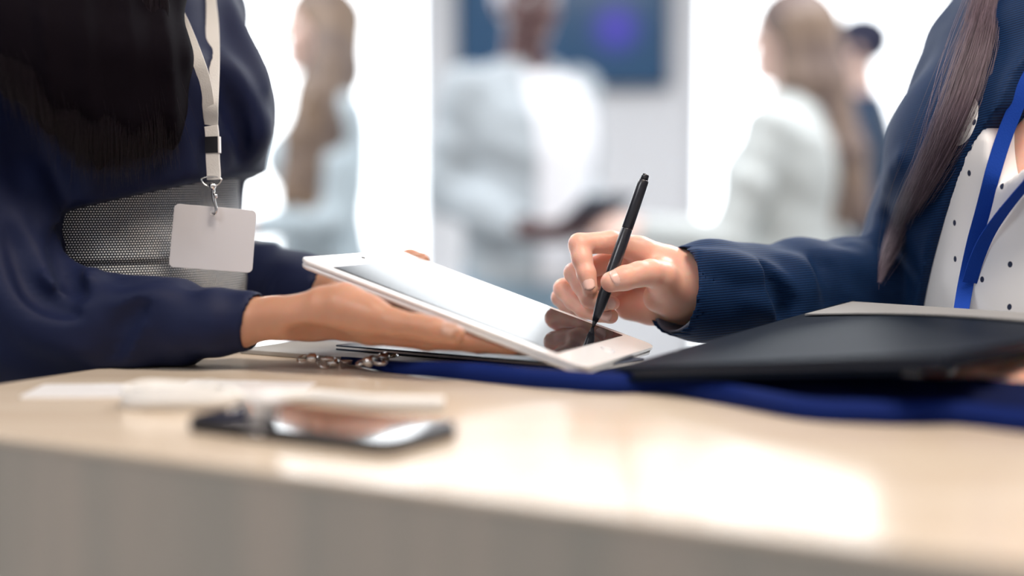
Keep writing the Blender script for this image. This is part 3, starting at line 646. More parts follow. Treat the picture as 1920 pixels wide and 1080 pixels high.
# ------------------------------------------------------------------ the people in the hall
M_skA = mat('pale_skin', (0.78, 0.55, 0.47), 0.5); M_skD = mat('dark_skin', (0.11, 0.055, 0.055), 0.45)
M_hBl = mat('light_brown_hair', (0.115, 0.085, 0.075), 0.6, var=(0.22, 0.15, 0.10), vscale=12); M_hBr = mat('mid_brown_hair', (0.13, 0.095, 0.095), 0.6, var=(0.24, 0.17, 0.125), vscale=10)
M_hDk = mat('black_cropped_hair', (0.018, 0.020, 0.055), 0.6); M_hGr = mat('pale_grey_hair', (0.60, 0.60, 0.66), 0.6)
M_shirtB = mat('pale_blue_blouse', (0.46, 0.55, 0.60), 0.75, sheen=0.2); M_jackG = mat('pale_grey_jacket', (0.42, 0.47, 0.505), 0.75, sheen=0.2)
M_shirtW = mat('white_shirt', (0.85, 0.86, 0.90), 0.75); M_jackW = mat('off_white_jacket', (0.56, 0.60, 0.595), 0.75, sheen=0.2)
M_jackN = mat('navy_jacket', (0.015, 0.045, 0.10), 0.7, sheen=0.2); M_jeans = mat('light_blue_trousers', (0.30, 0.44, 0.56), 0.8); M_trou = mat('grey_trousers', (0.30, 0.32, 0.35), 0.8)
def at(px, d): return np.array([(px - 960) / FPX * d, d])
standing(at(608, 3.92), (-.93, -.36), 1.0, 'woman with long straight hair in a pale blue blouse, in profile by the window', TW, 'w', M_skA, M_hBl, M_shirtB, M_trou,
         {'R': ((.20, .00, 1.10), (.10, .21, 1.06), (-.5, .85, .1), (-.8, -.4, -.2)), 'L': ((-.20, .02, 1.10), (-.08, .22, 1.08), (.4, .9, .1), (.8, -.3, -.2))}, (.32, -.19, .17))
mr_, Lm, hm, Jm = standing(at(985, 3.90), (.55, -.83), 1.01, 'man in an open pale grey jacket over a white shirt before the dark wall screen', TM, 'm', M_skD, M_hGr, M_jackG, M_jeans,
         {'R': ((.22, -.06, 1.15), (.13, .22, 1.06), (-.8, .6, 0), (-.3, -.4, .8)), 'L': ((-.21, -.04, 1.15), (-.10, .24, 1.07), (.7, .6, 0), (.3, -.4, .8))}, 'short', jacket=True, topgrow=.022, head_f=(.35, -.93))
# shirt front showing in his open jacket, and the pale tablet he holds
F = Field([axis(Lm(0, 0, 0)[i] - (.4 if i < 2 else -.85), Lm(0, 0, 0)[i] + (.4 if i < 2 else 1.62), .008) for i in range(3)])
fm = unit((.55, -.83)); rm = np.array([fm[1], -fm[0]])
F.loft([(z * 1.01, a * 1.01, b * 1.01, (c[0] if c else 0) * 1.01 + .012) for z, a, b, *c in TM if .9 < z < 1.5], Lm(0, 0, 0), fm, grow=.0225, k=.01)
for z in (1.0, 1.2, 1.4):
    pass
F.cut(Lm(0, .02, 0), (-fm[0], -fm[1], 0), .004); wdg = np.array([*rm, 0]); F.cut(Lm(.03, 0, 0), wdg * 1.0 + np.array([0, 0, -.02]), .004); F.cut(Lm(-.185, 0, 0), -wdg, .004)
F.build('shirt', M_shirtW, mr_)
hp = (Jm['R'][2] + Jm['L'][2]) / 2 + np.array([*fm, 0]) * .06 + np.array([0, 0, .025]); a_, b_ = np.array([*rm, 0]), np.array([fm[0] * .85, fm[1] * .85, .5])
mt = empty('notepad', hp, 'blue notepad held in the hands of the man in the grey jacket', 'notepad')
b_ = unit(b_); plate([hp - a_ * .08 - b_ * .03, hp + a_ * .08 - b_ * .03, hp + a_ * .08 + b_ * .13, hp - a_ * .08 + b_ * .13], .008, .006, M_navyboard, 'cover', mt)
nn_ = unit(np.cross(a_, b_)); plate([hp - a_ * .076 - b_ * .026 + nn_ * .0022, hp + a_ * .076 - b_ * .026 + nn_ * .0022, hp + a_ * .076 + b_ * .126 + nn_ * .0022, hp - a_ * .076 + b_ * .126 + nn_ * .0022], .002, .004, M_paper, 'sheet', mt)
standing(at(1482, 3.55), (-.80, .60), .965, 'woman with long wavy brown hair in an off-white jacket, seen from behind', TW, 'w', M_skA, M_hBr, M_jackW, M_trou,
         {'R': ((.22, -.02, 1.10), (.16, .20, 1.02), (-.3, .9, .1), (-.8, 0, -.5)), 'L': ((-.27, .04, 1.10), (-.30, .27, 1.12), (-.2, .95, .1), (.7, 0, -.6))}, (.32, .02, -.075), jacket=True, topgrow=.022, head_f=(-.93, .36))
standing(at(1606, 5.1), (-.95, .30), 1.0, 'man with cropped black hair in a navy jacket, behind the off-white jacket', TM, 'm', M_skA, M_hDk, M_jackN, M_trou,
         {'R': ((.25, -.02, 1.15), (.18, .20, 1.05), (-.3, .9, .1), (-.8, 0, -.5)), 'L': ((-.25, -.02, 1.15), (-.16, .20, 1.05), (.3, .9, .1), (.8, 0, -.5))}, 'short', jacket=True, topgrow=.02)
# ------------------------------------------------------------------ woman with the badge (left)
def nail(c, ax_, n, r, ln, wd, m, parent, lift=1.0):     # curved plate on the back of a fingertip
    ax_ = unit(ax_); n = unit(np.asarray(n, float) - ax_ * (np.asarray(n, float) @ ax_)); b = np.cross(ax_, n); v = []; N, Mm = 7, 7
    for i, s_ in enumerate(np.linspace(-.5, .5, N)):
        taper = 1 - .25 * max(0, s_ * 2) ** 3 - .18 * max(0, -s_ * 2) ** 2
        for t in np.linspace(-1, 1, Mm):
            e = 1.0 if abs(s_) < .3 else math.sqrt(max(0, 1 - ((abs(s_) - .3) / .2) ** 2 * t * t * .55)); a = t * wd * taper
            rr = (r * (1.02 if abs(t) < .9 else .985) - r * .10 * max(0, s_ * 2) ** 2 * .6) * lift
            v.append(c + ax_ * ln * s_ * e + n * rr * math.cos(a) + b * rr * math.sin(a))
    k = N * Mm; v += [p - n * .0006 for p in v]; f = [(i * Mm + j, i * Mm + j + 1, (i + 1) * Mm + j + 1, (i + 1) * Mm + j) for i in range(N - 1) for j in range(Mm - 1)]
    f += [tuple(x + k for x in q[::-1]) for q in f]; bd = list(range(Mm)) + [i * Mm + Mm - 1 for i in range(1, N)] + [k - 1 - j for j in range(1, Mm)] + [i * Mm for i in range(N - 2, 0, -1)]
    f += [(bd[i], bd[i] + k, bd[(i + 1) % len(bd)] + k, bd[(i + 1) % len(bd)]) for i in range(len(bd))]
    return MB().add(v, f).build('fingernail', m, parent, smooth=True)
def Z(ox, oy, sc, rows): return [[*P(ox + x / sc, oy + y / sc, d), r / 1000] for x, y, d, r in rows]

LC = np.array([-.372, 1.30, 0.0]); Lf = unit((.75, -.66)); Lr = np.array([Lf[1], -Lf[0]]); Lp = lambda u, v, z: LC + np.array([*(Lr * u + Lf * v), z])
w1 = empty('person', LC * (1, 1, 0), 'woman in a dark navy blouse and tweed skirt with long black hair, holding a tablet', 'person')
secL = [(.80, .165, .120, -.05), (.92, .178, .128, -.048), (1.00, .162, .120, -.034), (1.10, .136, .108, .004), (1.175, .118, .098, .006), (1.24, .128, .102, .004), (1.30, .138, .098), (1.36, .138, .088, -.008), (1.405, .125, .070, -.012), (1.44, .085, .056, -.012), (1.475, .055, .052, -.006)]
shR, elR, wrR = np.array([-.478, 1.176, 1.355]), P(-28, 622, 1.165), P(440, 606, 1.108)
shL, elL, wrL = np.array([-.305, 1.40, 1.355]), P(352, 528, 1.42), P(628, 548, 1.285)
zA = lambda rows: Z(440, 440, 4.154, rows)
near_hand = [  # wrist and palm, thumb, four fingers lying under the tablet
    ([(60, 665, 1.105, 17), (330, 650, 1.092, 16.5), (560, 660, 1.083, 16)], .012), ([(60, 655, 1.135, 18), (330, 645, 1.118, 16.5), (600, 660, 1.112, 15)], .012),
    ([(480, 640, 1.083, 15), (700, 580, 1.073, 17), (840, 560, 1.068, 17.5), (1010, 606, 1.060, 14.5)], .010),
    ([(900, 590, 1.064, 15), (1090, 640, 1.054, 13.0), (1260, 690, 1.046, 9.9), (1430, 714, 1.039, 9.0), (1560, 742, 1.034, 9.0), (1720, 782, 1.028, 7.4)], .006),
    ([(560, 670, 1.10, 14), (860, 690, 1.088, 13.5), (1060, 740, 1.078, 12)], .010), ([(560, 670, 1.118, 14), (860, 690, 1.118, 13), (1080, 745, 1.110, 11)], .010), ([(560, 660, 1.128, 13), (860, 690, 1.138, 12), (1060, 745, 1.138, 10.5)], .010),
    ([(1060, 740, 1.078, 11.5), (1500, 808, 1.066, 9.0), (1850, 828, 1.055, 8.2), (2150, 868, 1.045, 6.8)], .004),
    ([(1080, 745, 1.100, 11), (1540, 800, 1.094, 9.0), (1900, 838, 1.084, 8.2), (2280, 880, 1.076, 6.8)], .004),
    ([(1060, 745, 1.122, 10.5), (1480, 780, 1.118, 8.6), (1820, 810, 1.110, 8.0), (2100, 845, 1.104, 6.6)], .004),
    ([(1040, 745, 1.142, 10), (1380, 765, 1.140, 8.0), (1620, 785, 1.134, 7.2), (1830, 800, 1.130, 6.0)], .004)]
far_hand = [
    ([[*wrL, .021], [*P(690, 535, 1.275), .018]], .01), ([[*P(640, 540, 1.272), .016], [*P(720, 520, 1.262), .0135]], .01), ([[*P(650, 556, 1.262), .016], [*P(745, 545, 1.248), .012]], .01), ([[*P(650, 556, 1.25), .015], [*P(745, 556, 1.228), .011]], .01),
    ([[*P(680, 520, 1.276), .0125], [*P(725, 498, 1.268), .0105], [*P(768, 485.5, 1.256), .0084], [*P(792, 489, 1.2445), .0068]], .005),
    ([[*P(745, 548, 1.25), .011], [*P(800, 556, 1.235), .0088], [*P(846, 572, 1.215), .0075]], .004), ([[*P(745, 556, 1.235), .011], [*P(806, 572, 1.212), .0088], [*P(850, 588, 1.19), .0075]], .004),
    ([[*P(740, 560, 1.22), .010], [*P(800, 580, 1.195), .0082], [*P(840, 596, 1.172), .007]], .004), ([[*P(725, 560, 1.21), .0095], [*P(780, 580, 1.18), .0075], [*P(812, 596, 1.16), .0064]], .004)]
def hands_box(lists): a = np.array([q for l in lists for ch, _ in l for q in (zA(ch) if len(ch[0]) == 4 and abs(ch[0][0]) > 5 else ch)]); return a
NH = [(zA(c), k) for c, k in near_hand]; FH = far_hand
pn_ = np.array([q for c, _ in NH for q in c]); pf_ = np.array([q for c, _ in FH for q in c])
lo, hi = np.array([-.66, .98, -.03]), np.array([.10, 1.58, 1.80])
F = Field([axis(lo[i], hi[i], .014, .0018, [(pn_[:, i].min() - .012, pn_[:, i].max() + .012), (pf_[:, i].min() + .01, pf_[:, i].max())]) for i in range(3)])
F.loft(secL, LC, Lf, k=.02); LG = LC - np.array([*Lf, 0]) * .05; legs(F, LG, Lf, 1.03)
hcL = Lp(0, .012, 1.622); F.chain([[*Lp(0, -.008, 1.44), .052], [*(hcL + (0, 0, -.06)), .05]], .025); qL = head(F, hcL, (.85, -.5), 1.0)
for a, e, w in ((shR, elR, wrR), (shL, elL, wrL)): F.chain([[*a, .045], [*(a * .5 + e * .5), .041], [*e, .034], [*(e * .6 + w * .4), .034], [*w, .020]], .02, .02)
for c, k in NH + FH: F.chain(c, k, .004)
E3 = (e1, e2, (0, 0, 1)); F.ell(P(440 + 630 / 4.154, 440 + 775 / 4.154, 1.075), (.020, .012, .009), None, .012, 's'); F.sub_box(K0, E3, (-.0, -.0, .9), (1.9, .52, ZT + .0046)); F.sub_box(TQ[0], (tu, tv_, tn), (0, 0, -.0080), (.25, .16, .0006))
F.build('body', M_skinL, w1, smooth=2); eyes(qL, w1)
tp, tq = np.array(zA([(1560, 742, 1.034, 9.0)])[0][:3]), np.array(zA([(1720, 782, 1.028, 7.4)])[0][:3])
nail(tp * .18 + tq * .82, tq - tp, (-.15, -.72, .68), .0082, .0125, .85, M_nailL, w1, 1.04)
# blouse: torso with a draped bust, blousing over the waistband, two full sleeves, cuffs
def axis2(lo, hi, coarse, rngs):
    out = [lo]
    while out[-1] < hi:
        x = out[-1]; s_ = coarse
        for a, b, st in rngs: s_ = min(s_, st + .22 * (0 if a <= x <= b else min(abs(x - a), abs(x - b))))
        out.append(x + s_)
    return np.array(out, np.float32)
cl, cr = P(455, 603, 1.106), P(608, 548, 1.294)
F = Field([axis2(-.64, -.10, .0052, [(cl[0] - .02, cl[0] + .015, .0020), (cr[0] - .015, cr[0] + .01, .003)]), axis2(1.0, 1.56, .0052, [(cl[1] - .025, cl[1] + .025, .0024)]), axis2(1.02, 1.50, .0052, [(cl[2] - .025, cl[2] + .025, .0022)])])
F.loft([q for q in secL if q[0] > 1.14], LC, Lf, grow=.012, k=.02, disp=wrinkle(.0024, 34, 22, 8, warp=1.5))
F.loft([(1.165, .118, .098, .006), (1.20, .128, .106, .008), (1.235, .125, .104, .006)], LC, Lf, grow=.012, k=.03, disp=wrinkle(.003, 60, 40, 12))
for g in (-1, 1): F.ell(Lp(.058 * g, .080, 1.268), (.056, .050, .052), None, .035, grow=.004)
F.chain([[*Lp(0, .112, 1.285), .030], [*Lp(0, .098, 1.235), .024]], .04)
sw = wrinkle(.0020, 20, 34, 52, warp=1.4)
F.chain([[*shR, .058], [*(shR * .6 + elR * .4), .064], [*(shR * .25 + elR * .75), .064], [*elR, .060], [*P(100, 622, 1.150), .050], [*P(170, 620, 1.142), .043]], .03, .03, disp=sw)
F.chain([[*P(110, 622, 1.150), .047], [*P(200, 614, 1.136), .0375], [*P(300, 610, 1.124), .0325], [*P(325, 608, 1.121), .0315]], .02, .02, disp=wrinkle(.002, 70, 20, 40))
F.chain([[*P(318, 609, 1.122), .0280], [*P(400, 606, 1.113), .0252], [*P(466, 603, 1.105), .0240]], .004, .01, disp=wrinkle(.0008, 60, 30, 60))
F.chain([[*P(232, 690, 1.128), .006], [*P(262, 600, 1.095), .006], [*P(312, 545, 1.108), .0045]], .014, .01)
F.chain([[*P(510, 602, 1.098), .0205], [*P(430, 604, 1.111), .0195]], .002, mode='s'); F.cut(P(478, 603, 1.103), unit(P(478, 603, 1.103) - P(400, 606, 1.113)) + np.array([0, 0, -.30]), .002)
F.chain([[*shL, .046], [*(shL * .5 + elL * .5), .047], [*elL, .046], [*P(470, 535, 1.36), .040], [*P(560, 545, 1.315), .030], [*P(606, 548, 1.295), .0280]], .02, .03, disp=wrinkle(.002, 24, 34, 50))
F.chain([[*P(620, 548, 1.29), .0225], [*P(590, 547, 1.302), .0222]], .003, mode='s')
v_, f_ = F.mesh(1); fT = BVHTree.FromPolygons([tuple(a) for a in v_], [tuple(int(i) for i in a) for a in f_])
def fold(pix, r, k=.018, mode='u', sink=.45):
    pts = [hit(fT, x, y, -r / 1000 * sink if mode == 'u' else r / 1000 * .7) for x, y in pix]; pts = [p for p in pts if p is not None]
    if len(pts) > 1:
        q = spline(pts, 10); w_ = np.sin(np.linspace(.35, math.pi - .35, 10)); F.chain([[*p, max(.0015, r / 1000 * a)] for p, a in zip(q, w_)], k, .01, mode=mode)
for pix, r in (([(412, 108), (440, 150), (468, 205), (478, 250), (486, 282)], 7), ([(345, 95), (368, 160), (380, 230), (384, 290)], 7), ([(430, 10), (455, 90), (490, 165)], 8), ([(310, 200), (330, 260), (345, 315)], 6), ([(425, 260), (455, 262), (490, 235)], 6), ([(120, 392), (250, 368), (330, 332), (392, 322)], 6), ([(200, 250), (240, 310), (260, 352)], 6), ([(130, 250), (160, 330), (175, 380)], 6),
        ([(60, 330), (85, 420), (112, 505), (135, 540)], 8), ([(120, 590), (150, 540), (168, 522)], 8), ([(30, 420), (45, 500), (90, 560), (170, 600)], 9), ([(0, 480), (20, 560), (70, 620), (150, 650)], 8), ([(190, 560), (240, 570), (300, 560)], 5), ([(335, 560), (352, 600), (342, 640)], 4), ([(390, 560), (400, 600), (392, 640)], 3)):
    fold(pix, r)
fold([(226, 684), (238, 640), (260, 592), (306, 549)], 6, .005); fold([(206, 684), (220, 640), (240, 600), (270, 570)], 6, .008, 's')
for pix, r in (([(402, 135), (425, 180), (445, 240), (455, 290)], 5), ([(100, 430), (125, 510), (150, 555)], 6), ([(20, 440), (60, 545), (140, 590)], 5)):
    fold(pix, r, .012, 's')
F.cut((0, 0, 1.462), (0, 0, 1), .01); nkL = Lp(0, .03, 1.47); F.chain([[*(nkL + (0, 0, .03)), .058], [*Lp(0, .09, 1.42), .030]], .01, mode='s')
# trim the torso hem along the slanting waist, leaving the sleeves alone
X, Y, Zg = F.ax[0][:, None, None], F.ax[1][None, :, None], F.ax[2][None, None, :]
hem = 1.172 + .26 * (X - LC[0]) - .02 * (Y - LC[1]); dtor = np.sqrt(((X - LC[0]) / .168) ** 2 + ((Y - LC[1]) / .150) ** 2) - 1
cutd = np.where(dtor < 0, (hem - Zg) * 1.0, -1.0)
sl_d = np.full(F.V.shape, 1.0, np.float32)
for a, b, ra, rb in ((shR, elR, .075, .075), (elR, P(325, 608, 1.121), .072, .042), (P(300, 610, 1.124), P(470, 603, 1.104), .04, .034), (shL, elL, .056, .056), (elL, P(606, 548, 1.295), .056, .036)):
    ba = b - a; h_ = np.clip(((X - a[0]) * ba[0] + (Y - a[1]) * ba[1] + (Zg - a[2]) * ba[2]) / (ba @ ba), 0, 1)
    sl_d = np.minimum(sl_d, np.sqrt((X - a[0] - ba[0] * h_) ** 2 + (Y - a[1] - ba[1] * h_) ** 2 + (Zg - a[2] - ba[2] * h_) ** 2) - (ra + (rb - ra) * h_))
F.V = np.where(sl_d > 0, np.maximum(F.V, cutd), F.V)
F.sub_box(K0, E3, (-.0, -.0, .9), (1.9, .412, ZT + .0006)); bl = F.build('blouse', M_blouse, w1, smooth=2)
# high-waisted tweed skirt, lofted with its own texture coordinates
def lofted(name, rows, ctr, f, m, parent, n=96, fold=None):
    f = unit(f); r = np.array([f[1], -f[0]]); V, UV = [], []; arc0 = None; zp, sacc = None, 0
    for z, a, b, o in rows:
        th = np.linspace(0, 2 * math.pi, n + 1); aa = a * np.sin(th); bb = -b * np.cos(th) + o
        if fold is not None: k_ = 1 + fold(th, z); aa, bb = aa * k_, bb * k_
        pts = np.stack([ctr[0] + r[0] * aa + f[0] * bb, ctr[1] + r[1] * aa + f[1] * bb, np.full(n + 1, z)], 1)
        s_ = np.r_[0, np.cumsum(np.linalg.norm(np.diff(pts[:, :2], axis=0), axis=1))]
        if arc0 is None: arc0 = s_
        V.append(pts); UV.append(np.stack([arc0, np.full(n + 1, z)], 1))
    k = len(rows); V = np.vstack(V); UV = np.vstack(UV); Fq = np.array([(i * (n + 1) + j + 1, i * (n + 1) + j, (i + 1) * (n + 1) + j, (i + 1) * (n + 1) + j + 1) for i in range(k - 1) for j in range(n)], np.int32)
    return link(name, mesh(V, Fq, True, UV), m, parent)
zs = [1.225, 1.21, 1.19, 1.17, 1.150, 1.140, 1.1365, 1.1335, 1.132, 1.1295, 1.127, 1.123, 1.11, 1.09, 1.06, 1.02, .98, .93, .86, .78, .70, .62, .55]
sk = [(1.23, .124, .100, .006), (1.175, .1215, .101, .006), (1.10, .139, .112, .004), (1.00, .166, .124, -.034), (.92, .182, .132, -.048), (.80, .182, .134, -.05), (.55, .165, .125, -.05)]; sk = np.array(sorted(sk))
rows = []
for z in zs:
    a, b, o = (np.interp(z, sk[:, 0], sk[:, i]) for i in (1, 2, 3)); bump = .0035 * math.exp(-((z - 1.1355) / .0022) ** 2) - .0022 * math.exp(-((z - 1.1305) / .0018) ** 2) + .0016 * math.exp(-((z - 1.15) / .012) ** 2)
    rows.append((z, a + .003 + bump, b + .003 + bump, o))
lofted('skirt', rows, LC, Lf, M_tweed, w1, 120, lambda th, z: .010 * np.sin(3 * th + 9 * z) * (1.0 if z < 1.16 else .3) + .004 * np.sin(11 * th - 60 * z) * math.exp(-((z - 1.12) / .03) ** 2))
feet(LG, Lf, 1.03, M_black, w1, heel=.03)
blT = bvh(bl.name)
def on(tree, pts, off, fall):                            # lay a run of sight points on a surface; where they miss, keep the last depth
    out, last = [], fall
    for x, y in pts:
        h_ = hit(tree, x, y, off)
        if h_ is not None: last = float((h_ - CAM) @ fwd)
        out.append([x, y, last])
    return out
def smooth_depth(rows, n=40, it=40):
    q = spline(rows, n); z_ = q[:, 2].copy()
    for _ in range(it): z_[1:-1] = np.minimum(z_[1:-1], .25 * z_[:-2] + .5 * z_[1:-1] + .25 * z_[2:])
    return [P(x, y, d) for x, y, d in np.c_[q[:, :2], z_]]
# hanging lanyard with its blank badge
ln = empty('lanyard', P(399, 300, 1.18), 'white lanyard with a blank white badge hanging on the navy blouse', 'lanyard')
s1 = smooth_depth(on(blT, [(300, -60), (322, 0), (345, 48), (368, 105), (383, 150), (391, 200), (394, 232)], .0035, 1.2), 40)
s2 = smooth_depth(on(blT, [(390, -60), (393, 0), (397, 40), (399, 80), (399, 130), (397, 190), (396, 235)], .0065, 1.2), 44)
dl = float((s2[-1] - CAM) @ fwd) - .002
s3 = [P(x, y, dl - .0 * i) for i, (x, y) in enumerate([(396, 236), (397.5, 250), (398.5, 275), (399, 300), (400.5, 320), (401, 337)])]
MB().ribbon(s1, (1, -.12, .28), .0105, .0011).build('strap', M_strapw, ln, smooth=False, bevel=.0003); MB().ribbon(s2, (1, -.2, .0), .0118, .0011).build('strap', M_strapw, ln, smooth=False, bevel=.0003)
MB().ribbon(list(spline(s3, 16)), (1, -.15, 0), .0118, .0022).build('strap_tail', M_strapw, ln, bevel=.0004)
ca, cb = P(398.2, 256, dl), P(398.8, 287, dl)
MB().ribbon([ca, cb], (1, -.15, 0), .0124, .0036).build('crimp', M_black, ln, bevel=.0004)
e_ = (1, -.15, 0); eu = unit(e_) * .0060
MB().ribbon([ca + eu, cb + eu], (1, -.15, 0), .0016, .0040).build('crimp_edge', M_whitepl, ln, bevel=.0003)
px1 = FPX / dl
rg = [P(400.5 - 5 + 0, 0, dl)] and [P(396 + 19.5 * math.sin(q), (337 if math.cos(q) > 0 else 333) - (6 if math.cos(q) > 0 else 17) * math.cos(q), dl - .001) for q in np.linspace(0, 2 * math.pi, 33)]
MB().tube(rg, .00075, 8, cap=False).build('ring', M_chrome, ln, smooth=True)
MB().tube([P(398, 343, dl), P(398, 347, dl), P(398, 351, dl), P(398.5, 354, dl), P(399, 360, dl)], [.0016, .0030, .0031, .0022, .0016], 14).build('swivel', M_chrome, ln, smooth=True)
MB().tube(list(spline([P(399, 354, dl), P(400, 366, dl - .001), P(401.5, 378, dl - .0015), P(404.5, 388, dl - .0025), P(405, 396, dl - .003), P(402, 402, dl - .002), P(399, 400, dl - .0005)], 26)), list(np.linspace(.0018, .0009, 26)), 10).build('hook', M_chrome, ln, smooth=True)
MB().tube([P(400.5, 362, dl - .0025), P(404, 367, dl - .003), P(405.5, 372, dl - .003)], [.0008, .0016, .0010], 8).build('hook_latch', M_chrome, ln, smooth=True)
card = plate([P(316, 500.5, dl + .004), P(472.5, 512, dl + .006), P(481, 394.5, dl + .004), P(327, 381.5, dl + .001)], .0012, .0042, M_card, 'badge_card', ln, seg=8, bevel=.0003)
hl = [P(399 + 5 * math.sin(q), 400 + 5 * math.cos(q) * .8, dl - .0004) for q in np.linspace(0, 6.2832, 20)]
MB().tube(hl, .0004, 6, cap=False).build('eyelet', M_whitepl, card, smooth=True)
# long black hair over the shoulder: a solid fall with single hairs lying on it
lo2, hi2 = np.array([-.56, 1.06, 1.16]), np.array([-.20, 1.40, 1.78]); F = Field([axis(lo2[i], hi2[i], .0055) for i in range(3)])
gr = wrinkle(.0022, 190, 60, 10, warp=.8)
R_ = np.array([[-.5, -.85, 0], [.85, -.5, 0], [0, 0, 1]]); F.ell(hcL + (-.012, .008, .034), (.088, .106, .094), R_, .01)
locks = [((285, -240, 1.24), (296, -40, 1.192), (300, 110, 1.168), (306, 215, 1.170), (318, 262, 1.172), 22, 16, 3), ((240, -200, 1.22), (262, -30, 1.175), (265, 110, 1.158), (262, 220, 1.160), (275, 300, 1.168), 26, 20, 4), ((180, -160, 1.18), (205, -20, 1.150), (210, 100, 1.140), (205, 220, 1.146), (190, 315, 1.152), 28, 22, 4), ((110, -140, 1.15), (140, -20, 1.128), (150, 90, 1.122), (150, 190, 1.124), (140, 290, 1.13), 28, 21, 4), ((40, -120, 1.13), (75, -20, 1.108), (90, 70, 1.104), (95, 150, 1.106), (80, 235, 1.106), 26, 19, 4), ((-40, -120, 1.13), (0, -20, 1.098), (25, 50, 1.094), (35, 110, 1.094), (30, 175, 1.098), 24, 17, 4)]
for a, b, c, d, e, r1, r2, r3 in locks: F.chain([[*P(*a), .030], [*P(*b), r1 / 1150], [*P(*c), r1 / 1150], [*P(*d), r2 / 1200], [*P(*e), r3 / 1300]], .02, .03, disp=gr)
F.chain([[*(hcL + (-.03, .02, -.02)), .06], [*P(60, -180, 1.20), .05]], .03)
hairL = F.build('hair', M_hairL, w1); hT = bvh(hairL.name)
def hair_left(i, t):
    u = rng.random(); x0 = -30 + 345 * u ** .8; tip = rng.normal(0, 10); lean = np.interp(x0, [-30, 60, 150, 230, 318], [40, 30, 0, -6, 10])
    y1 = np.interp(x0, [-30, 60, 140, 220, 318], [165, 225, 280, 300, 265]) + rng.normal(0, 24); ph = rng.random() * 6.28; am = rng.normal(0, 4)
    x = x0 + (lean + tip) * t ** 2 + am * np.sin(5 * t + ph) * t; y = -70 + (y1 + 70) * t
    dd = np.interp(x, [-40, 0, 60, 110, 180, 250, 300, 330], [1.066, 1.066, 1.076, 1.093, 1.110, 1.130, 1.143, 1.154]) + .006 * rng.random() + .016 * np.clip((t - .75) / .25, 0, 1) ** 2
    fly = rng.random() < .05
    if fly: x = x + rng.normal(6, 16) * t ** 2; 
    return np.array([P(a, b, c) for a, b, c in zip(x, y, dd)])
strands('hair_strands', None, None, 6500, M_strL, hairL, hair_left, (.00013, .00005), 16)
# ------------------------------------------------------------------ woman signing (right)
RC = np.array([.500, 1.240, 0.0]); Rf = unit((-.90, -.436)); Rr = np.array([Rf[1], -Rf[0]]); Rp = lambda u, v, z: RC + np.array([*(Rr * u + Rf * v), z])
w2 = empty('person', RC, 'woman in a navy blazer and flecked white blouse with a blue lanyard, writing', 'person')
secR = [(.80, .165, .120), (.92, .180, .130), (1.00, .165, .122, .008), (1.08, .142, .108, .020), (1.15, .134, .102, .024), (1.22, .138, .104, .018), (1.28, .146, .100, .002), (1.335, .146, .090, -.016), (1.375, .132, .072, -.024), (1.41, .088, .058, -.022), (1.445, .055, .052, -.014)]
sR, eR, wR_ = Rp(.134, -.014, 1.325), P(1690, 556, 1.335), P(1288, 541, 1.205)
sL, eL, wL = Rp(-.160, -.010, 1.325), np.array([.60, .985, 1.09]), np.array([.425, .985, 1.062])
ptip = None
rr_ = ray(1111.5, 614); ptip = CAM + rr_ * ((TQ[0] - CAM) @ tn / (rr_ @ tn)); dpen = float((ptip - CAM) @ fwd); DZ = dpen - 1.130
zB = lambda rows: Z(1000, 400, 3.857, [(a, b, c + DZ, d) for a, b, c, d in rows])
write_hand = [
    ([(1330, 515, 1.210, 20), (1110, 470, 1.192, 20)], .012), ([(1330, 580, 1.214, 20), (1100, 600, 1.205, 19)], .012),
    ([(1120, 420, 1.188, 17), (960, 355, 1.180, 14.5), (770, 262, 1.171, 10.8)], .012), ([(1100, 500, 1.200, 17), (760, 330, 1.190, 11)], .012), ([(1100, 560, 1.208, 17), (760, 430, 1.205, 10.5)], .012), ([(1090, 650, 1.214, 16), (770, 520, 1.216, 10.5)], .012),
    ([(1040, 690, 1.204, 15), (850, 690, 1.205, 14), (690, 670, 1.206, 12.5)], .012),
    ([(1040, 610, 1.186, 17), (930, 480, 1.156, 13)], .008), ([(900, 610, 1.176, 12.5), (1000, 640, 1.18, 13)], .008), ([(920, 420, 1.164, 10.5), (800, 330, 1.175, 9)], .010),
    ([(770, 262, 1.171, 10.8), (560, 208, 1.165, 9.4), (330, 222, 1.158, 8.9), (352, 330, 1.152, 8.4), (385, 440, 1.147, 7.8), (412, 548, 1.143, 6.4)], .004),
    ([(745, 330, 1.188, 10.5), (520, 360, 1.180, 9), (297, 432, 1.170, 8.6), (350, 520, 1.162, 8.2), (408, 615, 1.152, 7.8), (500, 640, 1.147, 7.0), (578, 650, 1.146, 5.6)], .003),
    ([(740, 430, 1.203, 10), (480, 470, 1.195, 8.8), (218, 545, 1.185, 8.3), (290, 630, 1.176, 7.8), (370, 695, 1.168, 7.6), (470, 722, 1.160, 7.2), (560, 745, 1.155, 6.4)], .003),
    ([(760, 520, 1.214, 9.5), (480, 560, 1.208, 8), (195, 610, 1.198, 7.4), (240, 662, 1.192, 6.9), (305, 690, 1.187, 6.6), (420, 700, 1.182, 5.8)], .003),
    ([(1010, 570, 1.172, 14.5), (925, 455, 1.149, 12.4), (850, 432, 1.140, 11.2), (765, 440, 1.133, 10.2), (660, 468, 1.128, 9.9), (562, 496, 1.1255, 8.6)], .005)]
